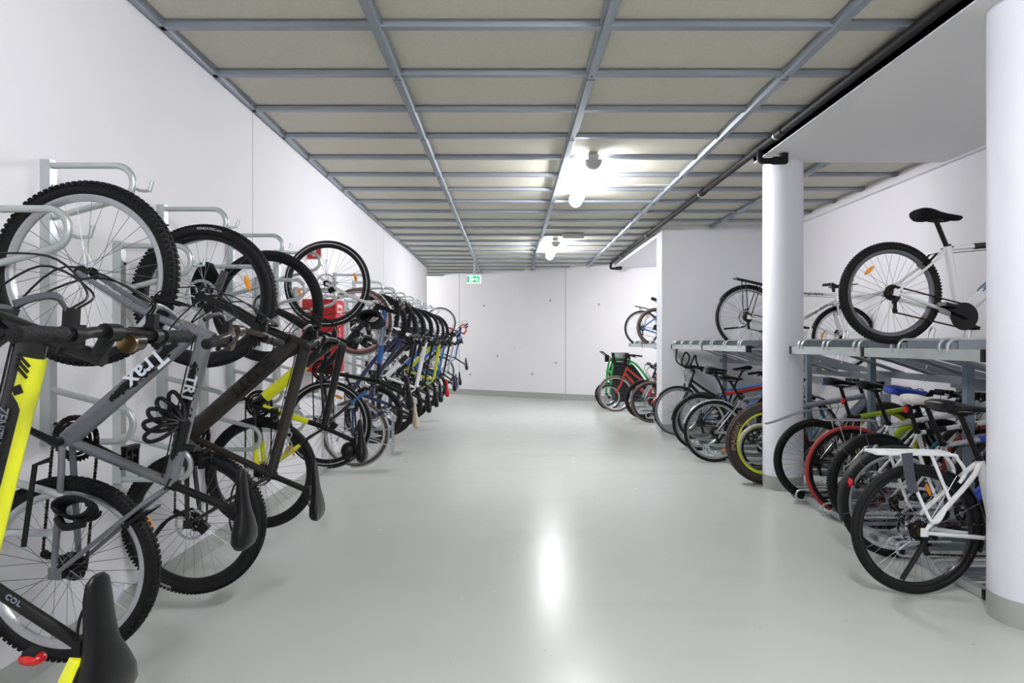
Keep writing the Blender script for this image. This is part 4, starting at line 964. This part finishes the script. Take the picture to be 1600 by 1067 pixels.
# fan of coils strapped to the grey bicycle's top tube
c = MB()
for i in range(5):
    a = math.radians(110+i*24); tip = V((-1.142, 2.235, 1.075)); d = V((math.cos(a), .0, math.sin(a)))
    L_ = .105; nrm_ = V((-d.z, 0, d.x)); yo = -.012*i
    c.tube(smooth([tip, tip+d*L_*.5+nrm_*.02+V((0, yo, 0)), tip+d*L_+nrm_*.013+V((0, yo, 0)), tip+d*(L_*1.05)-nrm_*.012+V((0, yo, 0)), tip+d*L_*.5-nrm_*.02+V((0, yo+.01, 0)), tip+V((.008, 0, 0))], 5), .0075, 8, m=BLK)
c.tube([(-1.132, 2.235, 1.08), (-1.157, 2.235, .98)], .02, 10, m=BLK); c.tube([(-1.165, 2.235, .995), (-1.10, 2.24, .985)], .012, 8, m=BLK)
tag(c.build('spiral_lock'), 'black coiled spiral lock fanned out from the grey bicycle top tube', 'bike lock')
coil_lock((-1.50, 2.22, .78), .062, 5, .05, BLK, 'black coiled combination cable lock hanging by the grey bicycle rear stays')
c = MB(); c.tube(smooth([(-1.56, 2.21, .75), (-1.52, 2.19, .725), (-1.46, 2.2, .735)], 4), .014, 10, m=BLK); o = c.build('combination_barrel'); o.parent = [x for x in COL.objects if x.name == 'cable_lock'][0]
o = coil_lock((-1.06, 4.93, 1.53), .085, 4, .10, BLK, 'thick black folded cable lock hanging from the white and blue bicycle bars', tubr=.017, name='thick_cable_lock')
c = MB()   # dark hood on the rack behind the brown bicycle
rings = []
for i in range(9):
    t = i/8; z = 1.795-.24*t; hw = .105*math.sin(min(1, .18+t*1.2)*PI/2)*(1-.25*t)
    rings.append([V((-1.70+hw*math.cos(2*PI*j/14)*(1+.08*math.sin(5*j)), 3.60+.05*math.sin(2*PI*j/14), z-.01*math.sin(j*2.))) for j in range(14)])
c.ringloft(rings, m=mat('black_cloth', (10, 10, 11), .95, bump=.4, scale=30)); hood = tag(c.build('cloth_hood'), 'black cloth cover hanging on a rack seen through the brown bicycle front wheel', 'cover')
c = MB(); c.box((-1.625, 3.58, 1.66), (.03, .03, .20), m=mat('grey_felt', (78, 78, 80), .9), rot=M4.Rotation(.35, 3, 'Y')); o = c.build('grey_edge', None, hood); o['label'] = 'grey felt edge'
# chain lock on the yellow and black bicycle
c = MB(); zz = .93
for i in range(9):
    z = .93-.03*i; c.lathe([(.014, -.004), (.020, -.004), (.020, .004), (.014, .004)], 12, c=(-1.37, 3.97+(.008 if i % 2 else 0), z), m=GALV if i > 3 else BLK, axis='y' if i % 2 else 'x')
ck = tag(c.build('chain_lock'), 'steel chain lock in black sleeve hanging under the black and yellow bicycle', 'bike lock')
o = rod(ck, 'sleeve', [(-1.37, 3.96, 1.02), (-1.37, 3.96, .86)], .02, BLK, 10)
o = rod(ck, 'padlock_shackle', smooth([(-1.39, 3.97, .66), (-1.38, 3.97, .70), (-1.35, 3.97, .70), (-1.335, 3.97, .65)], 4), .007, mat('brass_yellow', (205, 160, 50), .35, .6), 8)
# cable hanging from the tier end by the partition
pts = [(2.46, 9.40, 1.26), (2.44, 9.35, 1.08), (2.56, 9.33, 1.00), (2.63, 9.35, 1.12), (2.56, 9.3, 1.20), (2.50, 9.3, 1.05), (2.60, 9.3, .98), (2.70, 9.3, 1.16), (2.72, 9.3, 1.05), (2.80, 9.3, .92)]
c = MB(); c.tube(smooth(pts, 6), .012, 8, m=BLK); tag(c.build('cable_lock'), 'black cable lock looped over the far end of the tier beside the partition', 'bike lock')
c = MB(); pts = [(2.71, 11.0, 1.3), (2.66, 10.9, 1.1), (2.70, 10.8, .95), (2.66, 10.9, 1.2), (2.74, 10.9, 1.28)]; c.tube(smooth(pts, 6), .012, 8, m=BLUE); tag(c.build('cable_lock'), 'blue cable lock hanging from the tier beyond the partition', 'bike lock')
# child trailer by the far wall
tr = tag(empty('child_trailer', (2.05, 13.15, 0)), 'folded green and black child trailer with silver wheels behind the red bicycle', 'bike trailer')
DK = mat('trailer_fabric', (34, 36, 38), .9, var=.3, scale=40); GRF = mat('green_fabric', (34, 158, 70), .8)
m = MB(); m.prism([(.10, .15), (.02, .72), (.10, .95), (.45, .88), (.80, .40), (.85, .15)], -.28, .28, m=DK); m.build('cabin', None, tr)
m = MB()
for s_ in (-.29, .29):
    m.tube(smooth([(-.02, s_, .30), (.01, s_, .75), (.10, s_, .98), (.48, s_, .91), (.85, s_, .40), (.9, s_, .15)], 5), .020, 8, m=GRF)
m.tube([(.0, -.29, .74), (.0, .29, .74)], .03, 8, m=GRF); m.build('green_frame', None, tr)
m = MB()
for s_ in (-.2, .2): m.tube(smooth([(.12, s_, .93), (-.03, s_, 1.05), (-.16, s_, 1.15)], 4), .011, 8, m=BLK)
m.tube([(-.16, -.2, 1.15), (-.16, .2, 1.15)], .014, 8, m=BLK); m.box((-.08, -.2, 1.02), (.08, .06, .14), m=BLK); m.build('push_handle', None, tr)
for s_ in (-.36, .36):
    wo = link('wheel', wheel_meshes(.25, .04, TYRE, ALU, 'plain', False)['rim'], tr, M4.Translation((-.06 if s_ < 0 else 0, s_, .25)))
    d = wheel_meshes(.25, .04, TYRE, ALU, 'plain', False); link('tire', d['tire'], wo); link('spokes', d['spokes'], wo); link('hub', d['hub'], wo)
# lettering on the tyres: curved text lying on the sidewall
def tyre_text(bk, which, s_, size, r, y, deg, m, flip):
    wh = part(bk, which); me = text_mesh(s_, size, m=m, depth=.0006).copy(); sg = 1 if y > 0 else -1
    for v in me.vertices:
        a = math.radians(deg)-flip*v.co.x/r; rr = r+v.co.y
        v.co = V((rr*math.cos(a), y+v.co.z*sg, rr*math.sin(a)))
    sp = M4.Rotation(math.radians(25 if which == 'rear_wheel' else 0), 4, 'Y')
    return link('tire_lettering', me, wh, sp.inverted())
TXT = mat('tyre_print', (196, 196, 200), .6)
tyre_text(b2, 'front_wheel', 'KENDATIRE.com', .017, .357-.024, .0305, 4, TXT, -1)
tyre_text(b2, 'rear_wheel', 'KENDA', .017, .357-.024, .0305, 200, TXT, -1)
tyre_text(b0, 'front_wheel', 'KENDA', .017, .345-.024, .029, 4, TXT, -1)
tyre_text(fat, 'rear_wheel', 'IMAGISIN', .065, .39-.055, -.0515, 168, mat('tan_tyre_print', (176, 150, 128), .7), 1)
